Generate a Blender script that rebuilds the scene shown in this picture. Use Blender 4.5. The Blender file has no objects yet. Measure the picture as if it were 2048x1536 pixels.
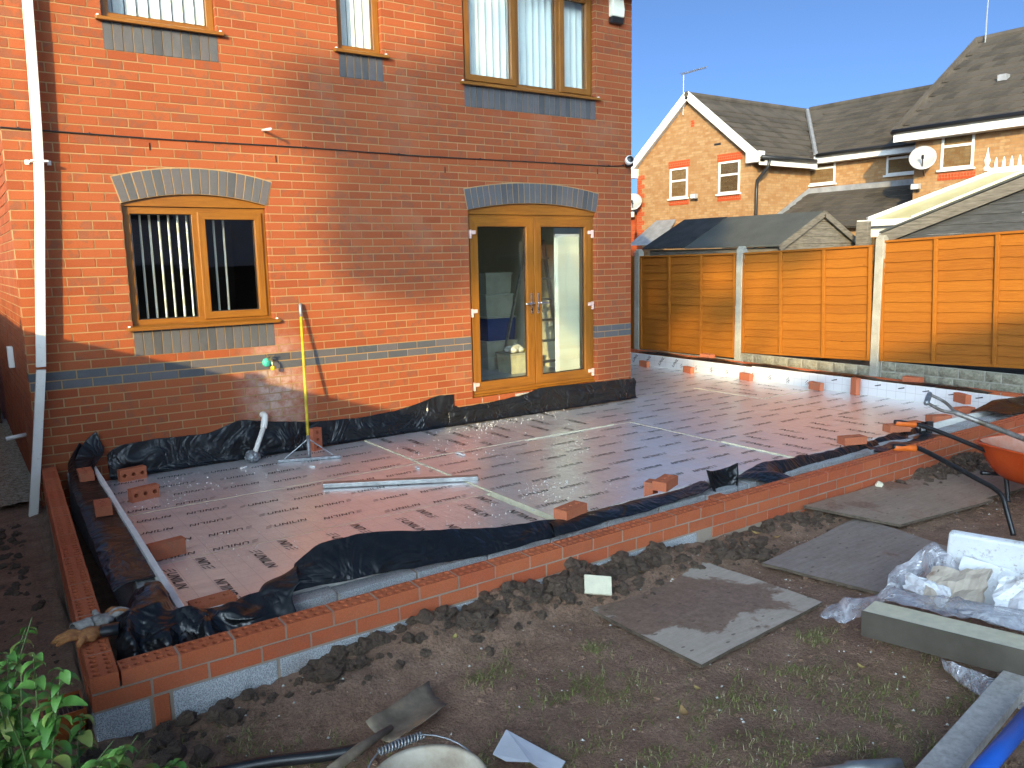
import bpy, bmesh, math, random
from mathutils import Vector, Matrix, noise, Euler
random.seed(7)
S = bpy.context.scene
C = S.collection
R = math.radians

# ---------------------------------------------------------------- camera, sky, sun, exposure
def look(yaw, pitch, roll):
    cy, sy, cp, sp = math.cos(yaw), math.sin(yaw), math.cos(pitch), math.sin(pitch)
    f = Vector((sy*cp, cy*cp, sp)); r = Vector((cy, -sy, 0)); u = r.cross(f)
    r2 = math.cos(roll)*r + math.sin(roll)*u; u2 = -math.sin(roll)*r + math.cos(roll)*u
    return Matrix((r2, u2, -f)).transposed()
cd = bpy.data.cameras.new('camera'); cam = bpy.data.objects.new('camera', cd); C.objects.link(cam)
cam.matrix_world = Matrix.Translation((-0.4828, -7.4075, 1.9353)) @ look(0.6086, -0.1553, -0.0203).to_4x4()
cd.sensor_width = 36; cd.lens = 28.355; cd.clip_start = 0.05; cd.clip_end = 2000
S.camera = cam
SUN = Vector((1.1, 1.0, -0.36)).normalized()          # direction the light travels
SUN_EL = math.asin(-SUN.z)
SUN_AZ = math.atan2(-SUN.x, -SUN.y)                   # compass bearing of the sun from +y
W = bpy.data.worlds.new('World'); S.world = W; W.use_nodes = True
wn = W.node_tree.nodes; bg = wn['Background']
sky = wn.new('ShaderNodeTexSky'); sky.sky_type = 'NISHITA'; sky.sun_disc = False
sky.sun_elevation = SUN_EL; sky.sun_rotation = SUN_AZ
sky.altitude = 1500; sky.air_density = 0.15; sky.dust_density = 10.0; sky.ozone_density = 6.0
W.node_tree.links.new(sky.outputs[0], bg.inputs[0]); bg.inputs[1].default_value = 0.15
sl = bpy.data.lights.new('sun', 'SUN'); sl.energy = 2.0; sl.angle = R(0.53); sl.color = (0.72, 0.54, 0.34)
so = bpy.data.objects.new('sun', sl); C.objects.link(so); so.rotation_euler = SUN.to_track_quat('-Z', 'Y').to_euler()
so.location = (-20, -20, 15)
vs = S.view_settings; vs.view_transform = 'Standard'; vs.look = 'None'; vs.exposure = 2.4; vs.gamma = 1.0
vs.use_curve_mapping = False
vs.use_white_balance = True; vs.white_balance_temperature = 8600; vs.white_balance_tint = -9

# ---------------------------------------------------------------- helpers
class MB:
    """collects geometry for one mesh"""
    def __init__(s): s.v = []; s.f = []
    def quad(s, *p):
        n = len(s.v); s.v += [tuple(q) for q in p]; s.f.append(tuple(range(n, n+len(p)))); return s
    def box(s, x0, x1, y0, y1, z0, z1):
        n = len(s.v)
        s.v += [(x0,y0,z0),(x1,y0,z0),(x1,y1,z0),(x0,y1,z0),(x0,y0,z1),(x1,y0,z1),(x1,y1,z1),(x0,y1,z1)]
        s.f += [tuple(n+i for i in q) for q in ((0,3,2,1),(4,5,6,7),(0,1,5,4),(1,2,6,5),(2,3,7,6),(3,0,4,7))]; return s
    def obox(s, c, ax, ay, az):
        """box from centre and three half-axis vectors"""
        c = Vector(c); ax = Vector(ax); ay = Vector(ay); az = Vector(az); n = len(s.v)
        for sx, sy, sz in ((-1,-1,-1),(1,-1,-1),(1,1,-1),(-1,1,-1),(-1,-1,1),(1,-1,1),(1,1,1),(-1,1,1)):
            s.v.append(tuple(c+ax*sx+ay*sy+az*sz))
        s.f += [tuple(n+i for i in q) for q in ((0,3,2,1),(4,5,6,7),(0,1,5,4),(1,2,6,5),(2,3,7,6),(3,0,4,7))]; return s
    def bar(s, a, b, w, h, up=(0,0,1)):
        a = Vector(a); b = Vector(b); d = (b-a); L = d.length; d.normalize(); u = Vector(up)
        sd = d.cross(u); sd.normalize(); u = sd.cross(d)
        return s.obox((a+b)/2, d*L/2, sd*w/2, u*h/2)
    def prism(s, pts, off):
        """extrude polygon (list of 3d points) by off vector"""
        n = len(s.v); k = len(pts); off = Vector(off)
        s.v += [tuple(p) for p in pts]+[tuple(Vector(p)+off) for p in pts]
        s.f.append(tuple(range(n+k-1, n-1, -1))); s.f.append(tuple(range(n+k, n+2*k)))
        for i in range(k):
            j = (i+1) % k; s.f.append((n+i, n+j, n+k+j, n+k+i))
        return s
    def tube(s, pts, r, seg=10, caps=True):
        pts = [Vector(p) for p in pts]; n0 = len(s.v); k = len(pts)
        rs = r if isinstance(r, (list, tuple)) else [r]*k
        prev = None
        for i, p in enumerate(pts):
            t = (pts[min(i+1,k-1)]-pts[max(i-1,0)]).normalized()
            if prev is None:
                a = Vector((0,0,1)) if abs(t.z) < .9 else Vector((1,0,0)); u = t.cross(a).normalized()
            else:
                u = (prev-t*prev.dot(t)).normalized()
            w = t.cross(u); prev = u
            for q in range(seg):
                an = 2*math.pi*q/seg; s.v.append(tuple(p+(u*math.cos(an)+w*math.sin(an))*rs[i]))
        for i in range(k-1):
            for q in range(seg):
                a = n0+i*seg+q; b = n0+i*seg+(q+1) % seg; s.f.append((a, b, b+seg, a+seg))
        if caps:
            s.f.append(tuple(range(n0+seg-1, n0-1, -1))); s.f.append(tuple(range(n0+(k-1)*seg, n0+k*seg)))
        return s
    def lathe(s, prof, c=(0,0,0), seg=24, axis=2):
        """prof: list of (radius, height)"""
        n0 = len(s.v); c = Vector(c)
        for r, h in prof:
            for q in range(seg):
                an = 2*math.pi*q/seg; v = [r*math.cos(an), r*math.sin(an), h]
                if axis == 0: v = [v[2], v[0], v[1]]
                if axis == 1: v = [v[0], v[2], v[1]]
                s.v.append(tuple(c+Vector(v)))
        for i in range(len(prof)-1):
            for q in range(seg):
                a = n0+i*seg+q; b = n0+i*seg+(q+1) % seg; s.f.append((a, b, b+seg, a+seg))
        return s
    def grid(s, rows):
        """rows: list of equal-length lists of points"""
        n0 = len(s.v); m = len(rows[0])
        for r in rows: s.v += [tuple(p) for p in r]
        for i in range(len(rows)-1):
            for j in range(m-1):
                a = n0+i*m+j; s.f.append((a, a+1, a+m+1, a+m))
        return s
    def xf(s, M):
        s.v = [tuple(M @ Vector(p)) for p in s.v]; return s
    def mesh(s, name, mat=None, smooth=False):
        me = bpy.data.meshes.new(name); me.from_pydata(s.v, [], s.f); me.validate(); me.update()
        bm = bmesh.new(); bm.from_mesh(me); bmesh.ops.recalc_face_normals(bm, faces=bm.faces); bm.to_mesh(me); bm.free()
        if mat: me.materials.append(mat)
        if smooth:
            for p in me.polygons: p.use_smooth = True
        return me

def wloc(o):
    v = Vector((0,0,0))
    while o: v = v+o.location; o = o.parent
    return v
def link(name, me, parent=None, loc=None):
    o = bpy.data.objects.new(name, me); C.objects.link(o)
    if parent: o.parent = parent
    if loc is not None: o.location = Vector(loc)-(wloc(parent) if parent else Vector((0,0,0)))
    elif parent: o.location = -wloc(parent)
    return o
def obj(name, mb, mat, parent=None, smooth=False, loc=None, bevel=0, kind=None, sub=0):
    o = link(name, mb.mesh(name, mat, smooth), parent, loc)
    if bevel:
        m = o.modifiers.new('bevel', 'BEVEL'); m.width = bevel; m.segments = 2; m.limit_method = 'ANGLE'; m.angle_limit = R(40)
    if sub:
        m = o.modifiers.new('sub', 'SUBSURF'); m.levels = sub; m.render_levels = sub
    if kind: o['kind'] = kind
    return o
def tag(o, label, cat, group=None):
    o['label'] = label; o['category'] = cat
    if group: o['group'] = group
    return o
def thing(name, label, cat, loc=(0,0,0), group=None, rot=None):
    o = bpy.data.objects.new(name, None); C.objects.link(o); o.location = loc; o.empty_display_size = .1
    if rot: o.rotation_euler = rot
    return tag(o, label, cat, group)
def local(name, mb, mat, parent, smooth=False, bevel=0, loc=(0,0,0), kind=None):
    """part built in its parent's own coordinates"""
    o = bpy.data.objects.new(name, mb.mesh(name, mat, smooth)); C.objects.link(o); o.parent = parent; o.location = loc
    if bevel:
        m = o.modifiers.new('bevel', 'BEVEL'); m.width = bevel; m.segments = 2; m.limit_method = 'ANGLE'; m.angle_limit = R(40)
    if kind: o['kind'] = kind
    return o
def smoothpath(pts, n=6):
    """Catmull-Rom through points"""
    P = [Vector(p) for p in pts]; out = []
    for i in range(len(P)-1):
        a = P[max(i-1,0)]; b = P[i]; c = P[i+1]; d = P[min(i+2,len(P)-1)]
        for k in range(n):
            t = k/n
            out.append(.5*((2*b)+(c-a)*t+(2*a-5*b+4*c-d)*t*t+(3*b-a-3*c+d)*t**3))
    out.append(P[-1]); return out
def nz(x, y, z=0, sc=1.0): return noise.noise(Vector((x*sc, y*sc, z*sc)))

# ---------------------------------------------------------------- materials
class Mt:
    def __init__(s, name):
        s.m = bpy.data.materials.new(name); s.m.use_nodes = True; s.t = s.m.node_tree; s.n = s.t.nodes; s.l = s.t.links
        s.b = s.n['Principled BSDF']; s._c = None
    def new(s, ty): return s.n.new('ShaderNode'+ty)
    def put(s, sock, v):
        if hasattr(v, 'is_output'): s.l.new(v, sock)
        elif isinstance(v, (tuple, list)): sock.default_value = (*v, 1) if len(v) == 3 and sock.type == 'RGBA' else v
        else: sock.default_value = v
    def co(s, which='Object'):
        if not s._c: s._c = s.new('TexCoord')
        return s._c.outputs[which]
    def map(s, scale=(1,1,1), loc=(0,0,0), rot=(0,0,0), v=None):
        m = s.new('Mapping'); s.put(m.inputs[0], v or s.co()); m.inputs[1].default_value = loc
        m.inputs[2].default_value = rot; m.inputs[3].default_value = scale; return m.outputs[0]
    def noise(s, scale=5, detail=4, rough=.55, v=None, dist=0):
        n = s.new('TexNoise'); s.put(n.inputs['Vector'], v or s.co()); n.inputs['Scale'].default_value = scale
        n.inputs['Detail'].default_value = detail; n.inputs['Roughness'].default_value = rough; n.inputs['Distortion'].default_value = dist
        return n.outputs[0]
    def voro(s, scale=5, v=None, feat='F1'):
        n = s.new('TexVoronoi'); n.feature = feat; s.put(n.inputs['Vector'], v or s.co()); n.inputs['Scale'].default_value = scale
        return n.outputs[0]
    def wave(s, scale, dist=2, detail=2, v=None, dirn='X'):
        n = s.new('TexWave'); n.bands_direction = dirn; s.put(n.inputs['Vector'], v or s.co()); n.inputs['Scale'].default_value = scale
        n.inputs['Distortion'].default_value = dist; n.inputs['Detail'].default_value = detail; return n.outputs[1]
    def ramp(s, x, stops, interp='LINEAR'):
        r = s.new('ValToRGB'); s.put(r.inputs[0], x); e = r.color_ramp.elements; r.color_ramp.interpolation = interp
        while len(e) < len(stops): e.new(.5)
        for i, (p, c) in enumerate(stops):
            e[i].position = p; e[i].color = (c, c, c, 1) if isinstance(c, (int, float)) else (*c, 1)
        return r.outputs[0]
    def mix(s, f, a, b, mode='MIX'):
        m = s.new('MixRGB'); m.blend_type = mode; s.put(m.inputs[0], f); s.put(m.inputs[1], a); s.put(m.inputs[2], b); return m.outputs[0]
    def math(s, op, a, b=0, c=None):
        m = s.new('Math'); m.operation = op; s.put(m.inputs[0], a); s.put(m.inputs[1], b)
        if c is not None: s.put(m.inputs[2], c)
        return m.outputs[0]
    def sep(s, v=None):
        m = s.new('SeparateXYZ'); s.put(m.inputs[0], v or s.co()); return m.outputs
    def comb(s, x, y, z):
        m = s.new('CombineXYZ'); s.put(m.inputs[0], x); s.put(m.inputs[1], y); s.put(m.inputs[2], z); return m.outputs[0]
    def rnd(s):
        """one random number for each separate piece: object random plus mesh island random"""
        a = s.new('ObjectInfo').outputs['Random']; b = s.new('NewGeometry').outputs['Random Per Island']
        return s.math('FRACT', s.math('ADD', a, b))
    def bump(s, h, strength=.3, dist=.01, nrm=None):
        b = s.new('Bump'); s.put(b.inputs['Height'], h); b.inputs['Strength'].default_value = strength
        b.inputs['Distance'].default_value = dist
        if nrm: s.l.new(nrm, b.inputs['Normal'])
        return b.outputs[0]
    def out(s, col, rough=.6, metal=0, nrm=None, spec=.5, **kw):
        s.put(s.b.inputs['Base Color'], col); s.put(s.b.inputs['Roughness'], rough); s.put(s.b.inputs['Metallic'], metal)
        s.put(s.b.inputs['Specular IOR Level'], spec)
        if nrm: s.l.new(nrm, s.b.inputs['Normal'])
        for k, v in kw.items(): s.put(s.b.inputs[k.replace('_', ' ')], v)
        return s.m
M = {}
def plain(name, col, rough=.6, metal=0, var=.12, sc=12, bumps=.1, spec=.5):
    m = Mt(name); n = m.noise(sc, 5); d = tuple(c*(1-var*1.6) for c in col); l = tuple(min(1, c*(1+var)) for c in col)
    M[name] = m.out(m.ramp(n, [(.3, d), (.7, l)]), rough, metal, m.bump(m.noise(sc*6, 3), bumps, .004), spec); return M[name]
def brickmat(name, stops, dark, spotfac=.55):
    m = Mt(name); r = m.rnd(); off = m.math('MULTIPLY', r, 37.0)
    v = m.new('VectorMath'); v.operation = 'ADD'; m.l.new(m.co(), v.inputs[0]); m.l.new(m.comb(off, off, off), v.inputs[1]); v = v.outputs[0]
    base = m.ramp(r, stops)
    big = m.noise(9, 3, .6, v, 1.2); pick = m.math('GREATER_THAN', m.math('FRACT', m.math('MULTIPLY', r, 7.31)), .55)
    patch = m.math('MULTIPLY', m.ramp(big, [(.5, 0), (.58, 1)]), m.math('MULTIPLY', pick, spotfac))
    c = m.mix(patch, base, dark)
    fine = m.noise(160, 3, .7, v); c = m.mix(.35, c, m.mix(1, c, m.ramp(fine, [(.3, .45), (.7, 1.5)]), 'MULTIPLY'))
    dirt = m.noise(1.6, 4, .6, m.co('Object')); c = m.mix(m.ramp(dirt, [(.55, 0), (.8, .25)]), c, (.36, .25, .17))
    if name == 'brick_red':
        gp = m.new('NewGeometry').outputs['Position']; ds = m.new('VectorMath'); ds.operation = 'DISTANCE'; m.l.new(m.map((1, 1, .62), v=gp), ds.inputs[0]); ds.inputs[1].default_value = (1.98, 0, .48)
        ef = m.math('MULTIPLY', m.ramp(ds.outputs['Value'], [(.1, .75), (.42, 0)]), m.ramp(m.noise(9, 5, .7, gp), [(.35, .1), (.65, 1)])); c = m.mix(ef, c, (.5, .42, .36))
    h = m.math('ADD', fine, m.math('MULTIPLY', big, .6))
    M[name] = m.out(c, .82, 0, m.bump(h, .55, .003), .3); return M[name]
brickmat('brick_red', [(0, (.25, .055, .019)), (.3, (.29, .068, .023)), (.75, (.31, .077, .027)), (1, (.265, .06, .021))], (.18, .07, .04), .6)
brickmat('brick_blue', [(0, (.062, .064, .07)), (.5, (.088, .089, .094)), (1, (.1, .09, .093))], (.11, .11, .115), .3)
brickmat('brick_new', [(0, (.42, .10, .04)), (.5, (.48, .125, .052)), (1, (.44, .095, .04))], (.34, .10, .052), .35)
brickmat('brick_loose', [(0, (.45, .125, .06)), (.5, (.5, .155, .075)), (1, (.41, .11, .055))], (.36, .14, .08), .6)
def mortar(name, a, b, sc=60):
    m = Mt(name); n = m.noise(3, 4); f = m.noise(sc*3, 4, .7)
    c = m.mix(.4, m.ramp(n, [(.3, a), (.7, b)]), m.ramp(f, [(.3, a), (.7, b)])); M[name] = m.out(c, .9, 0, m.bump(f, .8, .004), .2)
mortar('mortar', (.3, .178, .085), (.41, .262, .135))
mortar('mortar_new', (.27, .21, .16), (.4, .32, .25))
def blockmat():
    m = Mt('block'); f = m.voro(190); g = m.noise(240, 3, .8); st = m.noise(2.2, 4)
    c = m.ramp(m.math('ADD', m.math('MULTIPLY', f, .9), m.math('MULTIPLY', g, .35)), [(.28, (.15, .155, .16)), (.55, (.40, .41, .42)), (.8, (.55, .56, .57))])
    c = m.mix(m.ramp(st, [(.56, 0), (.72, .6)]), c, (.24, .15, .1))
    M['block'] = m.out(c, .92, 0, m.bump(f, .9, .006), .2)
blockmat()
def oak(name, ax):
    m = Mt(name); sc = {'z': (14, 14, .9), 'x': (.9, 14, 14)}[ax]
    v = m.map(sc); n = m.noise(3.2, 6, .65, v, .6); f = m.noise(16, 4, .7, v)
    c = m.ramp(n, [(.25, (.125, .04, .005)), (.45, (.215, .078, .011)), (.62, (.27, .105, .015)), (.8, (.175, .06, .008))])
    c = m.mix(.25, c, m.ramp(f, [(.35, (.14, .04, .006)), (.65, (.29, .12, .018))]))
    M[name] = m.out(c, .33, 0, m.bump(f, .12, .002), .5)
oak('oak_v', 'z'); oak('oak_h', 'x')
def glass(name, boost, tint=(1, 1, 1)):
    m = Mt(name); ge = m.new('NewGeometry'); dt = m.new('VectorMath'); dt.operation = 'DOT_PRODUCT'; m.l.new(ge.outputs['Incoming'], dt.inputs[0]); m.l.new(ge.outputs['Normal'], dt.inputs[1])
    fz = m.math('ADD', .04, m.math('MULTIPLY', .96, m.math('POWER', m.math('SUBTRACT', 1, m.math('ABSOLUTE', dt.outputs['Value'])), 5)))   # same from both sides
    g = m.new('BsdfGlossy'); g.inputs['Roughness'].default_value = .015; g.inputs['Color'].default_value = (1, 1, 1, 1)
    t = m.new('BsdfTransparent'); t.inputs[0].default_value = (*tint, 1); x = m.new('MixShader')
    n = m.noise(1.4, 2); b = m.bump(n, .02, .05); m.l.new(b, g.inputs['Normal'])
    m.l.new(m.math('MULTIPLY', fz, boost), x.inputs[0]); m.l.new(t.outputs[0], x.inputs[1]); m.l.new(g.outputs[0], x.inputs[2])
    m.l.new(x.outputs[0], m.n['Material Output'].inputs[0]); M[name] = m.m
glass('glass', 1.3, (.93, .96, .95)); glass('glass_dim', 2.0, (.6, .64, .64))
plain('white_plastic', (.78, .76, .72), .35, 0, .04, 5, .03)
def pipemat():
    m = Mt('white_pipe'); n = m.noise(3, 5); f = m.noise(40, 4)
    c = m.mix(m.ramp(n, [(.45, 0), (.75, .5)]), (.74, .70, .63), (.5, .44, .38)); c = m.mix(m.ramp(f, [(.62, 0), (.7, .4)]), c, (.38, .3, .25))
    M['white_pipe'] = m.out(c, .5, 0, m.bump(f, .1, .002))
pipemat()
plain('blind', (.86, .86, .83), .8, 0, .04, 4, .05); plain('blind_cream', (.8, .77, .62), .8, 0, .06, 8, .05)
plain('dark_plastic', (.015, .016, .018), .4, 0, .1, 20, .03); plain('grey_plastic', (.2, .21, .22), .5)
plain('chrome', (.75, .75, .76), .22, 1, .05, 8, .02); plain('aluminium', (.42, .42, .4), .45, .8, .2, 14, .1)
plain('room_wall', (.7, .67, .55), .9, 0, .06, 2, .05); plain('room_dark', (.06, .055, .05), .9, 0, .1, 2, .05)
plain('pink_tape', (.62, .42, .37), .6, 0, .08, 20, .05)
plain('pvc_white', (.8, .8, .78), .35, 0, .03, 4, .02)
plain('lead', (.26, .27, .29), .6, .3, .15, 5, .2); plain('concrete', (.36, .34, .3), .9, 0, .2, 9, .5)
plain('timber_dark', (.045, .047, .05), .75, 0, .35, 3, .3)
plain('soot_brown', (.05, .028, .015), .6, 0, .2, 8, .2)
# ---------------------------------------------------------------- the brick house
HW = 6.51; HD = 8.0; EAVE = 4.95
house = thing('brick_house', 'red brick house with oak coloured window frames and blue brick bands', 'house', (0, 0, 0))
# front openings: x0, x1, z0 (sill), z1 (head)
OPEN = {'kitchen': (.79, 2.0, 1.40, 2.53), 'door': (4.15, 5.94, .42, 2.53), 'bed_a': (.77, 1.67, 3.875, 4.90),
        'bath': (2.775, 3.235, 3.875, 4.90), 'bed_b': (4.15, 5.94, 3.725, 4.90)}
EXCL = [(.793, 1.997, 1.175, 2.53), (4.153, 5.937, .425, 2.53), (.773, 1.667, 3.65, 4.9), (2.778, 3.232, 3.65, 4.9), (4.153, 5.937, 3.5, 4.9)]
def backing(mb, x0, x1, z0, z1, holes, y0, y1):
    zs = sorted({z0, z1, *[h[2] for h in holes], *[h[3] for h in holes]}); zs = [z for z in zs if z0 <= z <= z1]
    for a, b in zip(zs, zs[1:]):
        cuts = sorted((h[0], h[1]) for h in holes if h[2] < (a+b)/2 < h[3]); x = x0
        for c0, c1 in cuts+[(x1, x1)]:
            if c0-x > .001: mb.box(x, c0, y0, y1, a, b)
            x = c1
mb = MB(); backing(mb, .003, HW-.003, -.3, EAVE, list(OPEN.values()), .0045, .25)
mb.box(.006, .25, .251, HD, -.3, EAVE); mb.box(HW-.25, HW-.006, .251, HD, -.3, EAVE); mb.box(.006, HW-.006, HD+.001, HD+.25, -.3, EAVE)
wall = obj('wall', mb, M['mortar'], house)
# bricks of the front wall: stretcher bond, 225 x 75 mm gauge
BL, BH, BD = .215, .065, .1
full = MB().box(-BL/2, BL/2, 0, BD, -BH/2, BH/2).mesh('brick', M['brick_red'])
fullb = MB().box(-BL/2, BL/2, 0, BD, -BH/2, BH/2).mesh('band_brick', M['brick_blue'])
cand = []; cut = MB(); camp = Vector((-0.4828, -7.4075, 1.9353))
def jit(): return random.uniform(-.0016, .0012)
for c in range(-17, 51):
    z0 = 1.1+.075*c+.005; z1 = z0+BH; band = c in (-1, -2)
    holes = sorted((h[0], h[1]) for h in EXCL if h[2] < (z0+z1)/2 < h[3])
    x = -.225+(.1125 if c % 2 else 0)
    while x < HW:
        a, b = max(x+.005, 0), min(x+.22, HW)
        segs = [(a, b)]
        for h0, h1 in holes:
            segs = [s for p, q in segs for s in ((p, min(q, h0)), (max(p, h1), q)) if s[1]-s[0] > .006]
        for p, q in segs:
            if q-p < .006: continue
            y = jit(); cx, cz = (p+q)/2, (z0+z1)/2
            if band:
                if abs(q-p-BL) < .002: link('band_brick', fullb, house, (cx, y, cz))
                else: obj('band_brick', MB().box(p-cx, q-cx, 0, BD, z0-cz, z1-cz), M['brick_blue'], house, loc=(cx, y, cz))
            elif abs(q-p-BL) < .002: cand.append(((Vector((cx, 0, cz))-camp).length, cx, y, cz))
            else: cut.box(p, q, y, BD, z0, z1)
        x += .225
def inview(cx, cz):       # bricks in front of the lens that nothing hides
    return .15 < cx and .5 < cz < 4.6
cand.sort(key=lambda t: (0 if inview(t[1], t[3]) else 1, t[0]))
for i, (d, cx, y, cz) in enumerate(cand):
    if i < 300:
        o = link('brick', full, house, (cx, y, cz)); o.rotation_euler.y = random.uniform(-.006, .006)
    else: cut.box(cx-BL/2, cx+BL/2, y, BD, cz-BH/2, cz+BH/2)
# side walls
for c in range(-17, 51):
    z0 = 1.1+.075*c+.005; y = (.1125 if not c % 2 else 0)
    while y < HD:
        a = max(y+.005, .104 if y < .1 else 0); b = min(y+.22, HD)
        if b-a > .03:
            cut.box(jit(), .1, a, b, z0, z0+BH); cut.box(HW-.1, HW-jit(), a, b, z0, z0+BH)
        y += .225
obj('brick_courses', cut, M['brick_red'], house, kind='stuff')
# soldiers under the windows
sol = MB().box(-.0325, .0325, 0, BD, -.1075, .1075).mesh('soldier_brick', M['brick_blue'])
for x0, x1, zt, n in ((.79, 2.0, 1.40, 16), (.77, 1.67, 3.875, 12), (2.775, 3.235, 3.875, 6), (4.15, 5.94, 3.725, 24)):
    p = (x1-x0)/n
    for i in range(n): link('soldier_brick', sol, house, (x0+p*(i+.5), -.002+jit(), zt-.1175))
# segmental arches
def arch(x0, x1, zs, rise, n, ds):
    hw = (x1-x0)/2; r = (hw*hw+rise*rise)/(2*rise); xc = (x0+x1)/2; zc = zs+rise-r; am = math.asin(hw/r)
    P = lambda a, q, y: (xc+math.sin(a)*q, y, zc+math.cos(a)*q)
    mb = MB(); k = 24
    for i in range(k):
        a, b = -am-.003/r+(2*am+.006/r)*i/k, -am-.003/r+(2*am+.006/r)*(i+1)/k
        mb.prism([P(a, r, -.003), P(b, r, -.003), P(b, r+.225, -.003), P(a, r+.225, -.003)], (0, .11, 0))
    obj('arch_mortar', mb, M['mortar'], house)
    st = 2*am/n; g = .005/r
    vm = MB().prism([P(-st/2+g, r+.004, 0), P(st/2-g, r+.004, 0), P(st/2-g*.95, r+.215, 0), P(-st/2+g*.95, r+.215, 0)], (0, .1, 0)).xf(Matrix.Translation((-xc, 0, -zc))).mesh('voussoir', M['brick_blue'])
    for i in range(n):
        o = link('voussoir', vm, house, (xc, -.007+jit(), zc)); o.rotation_euler.y = -am+st*(i+.5)
    # timber-look filler under the arch
    fb = MB(); pts = [P(-am+2*am*i/20, r-.002, 0) for i in range(21)]
    pl = [(p[0], .03, p[2]) for p in pts if p[2] > ds]+[(x1, .03, ds), (x0, .03, ds)]
    fb.prism(pl, (0, .05, 0)); obj('head_filler', fb, M['oak_h'], house)
arch(.79, 2.0, 2.445, .085, 17, 2.425); arch(4.15, 5.94, 2.445, .085, 24, 2.405)
plain('void_black', (.004, .004, .004), .9)
for x, z in ((1.05, 2.91), (2.116, 2.865), (3.89, 2.845), (5.97, 2.92)):
    obj('weep_vent', MB().box(x-.005, x+.005, -.003, .02, z-.03, z+.03), M['void_black'], house)

# windows ------------------------------------------------------------------------------------------
def ring(name, x0, x1, z0, z1, w, y0, y1, parent, bevel=.004, mats=('oak_v', 'oak_h')):
    """one mitred frame: uprights take the first material, rails the second"""
    O = [(x0, z0), (x1, z0), (x1, z1), (x0, z1)]; I = [(x0+w, z0+w), (x1-w, z0+w), (x1-w, z1-w), (x0+w, z1-w)]
    v = [(a, y, b) for y in (y0, y1) for ps in (O, I) for a, b in ps]; f = []; mi = []
    for i in range(4):
        j = (i+1) % 4; m = 1 if i in (0, 2) else 0
        for q in ((i, j, 4+j, 4+i), (8+i, 12+i, 12+j, 8+j), (i, 8+i, 8+j, j), (4+i, 4+j, 12+j, 12+i)): f.append(q); mi.append(m)
    me = bpy.data.meshes.new(name); me.from_pydata(v, [], f)
    for k in mats: me.materials.append(M[k])
    me.update()
    for p, m in zip(me.polygons, mi): p.material_index = m
    bm = bmesh.new(); bm.from_mesh(me); bmesh.ops.recalc_face_normals(bm, faces=bm.faces); bm.to_mesh(me); bm.free()
    o = link(name, me, parent)
    if bevel:
        d = o.modifiers.new('bevel', 'BEVEL'); d.width = bevel; d.segments = 2; d.limit_method = 'ANGLE'; d.angle_limit = R(40)
    return o
GK = ('dark_plastic', 'dark_plastic')
def window(x0, x1, z0, z1, mull, sashes, gl, sill=True):
    win = ring('window', x0+.006, x1-.006, z0+.012, z1, .062, .055, .125, house)
    xs = [x0+.03]+mull+[x1-.03]
    for x in mull: obj('mullion', MB().box(x-.034, x+.034, .057, .123, z0+.07, z1-.06), M['oak_v'], win, bevel=.004)
    for i, (a, b) in enumerate(zip(xs, xs[1:])):
        if i in sashes:
            ring('sash', a+.012, b-.012, z0+.05, z1-.04, .064, .036, .1, win, .005)
            obj('pane', MB().box(a+.07, b-.07, .08, .084, z0+.108, z1-.098), M[gl], win)
            ring('gasket', a+.074, b-.074, z0+.112, z1-.102, .007, .072, .079, win, 0, GK)
        else:
            obj('pane', MB().box(a+.02, b-.02, .085, .089, z0+.06, z1-.05), M[gl], win)
            ring('gasket', a+.036, b-.036, z0+.074, z1-.062, .007, .075, .083, win, 0, GK)
    if sill:
        s = MB(); pr = [(.06, z0+.03), (-.035, z0+.02), (-.055, z0+.012), (-.055, z0-.012), (-.04, z0-.014), (.06, z0)]
        s.prism([(x0-.045, a, b) for a, b in pr], (x1-x0+.09, 0, 0)); obj('sill', s, M['oak_h'], win, bevel=.003)
        for x in (x0-.03, x1+.02): obj('sill_end', MB().box(x-.008, x+.01, -.04, -.012, z0+.019, z0+.031), M['white_plastic'], win, bevel=.004)
    return win
window(*OPEN['kitchen'][:3], 2.425, [1.385], [1], 'glass')
window(*OPEN['bed_a'][:3], 4.88, [], [], 'glass'); window(*OPEN['bath'][:3], 4.88, [], [], 'glass')
window(*OPEN['bed_b'][:3], 4.88, [4.86, 5.44], [0, 2], 'glass')
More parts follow.
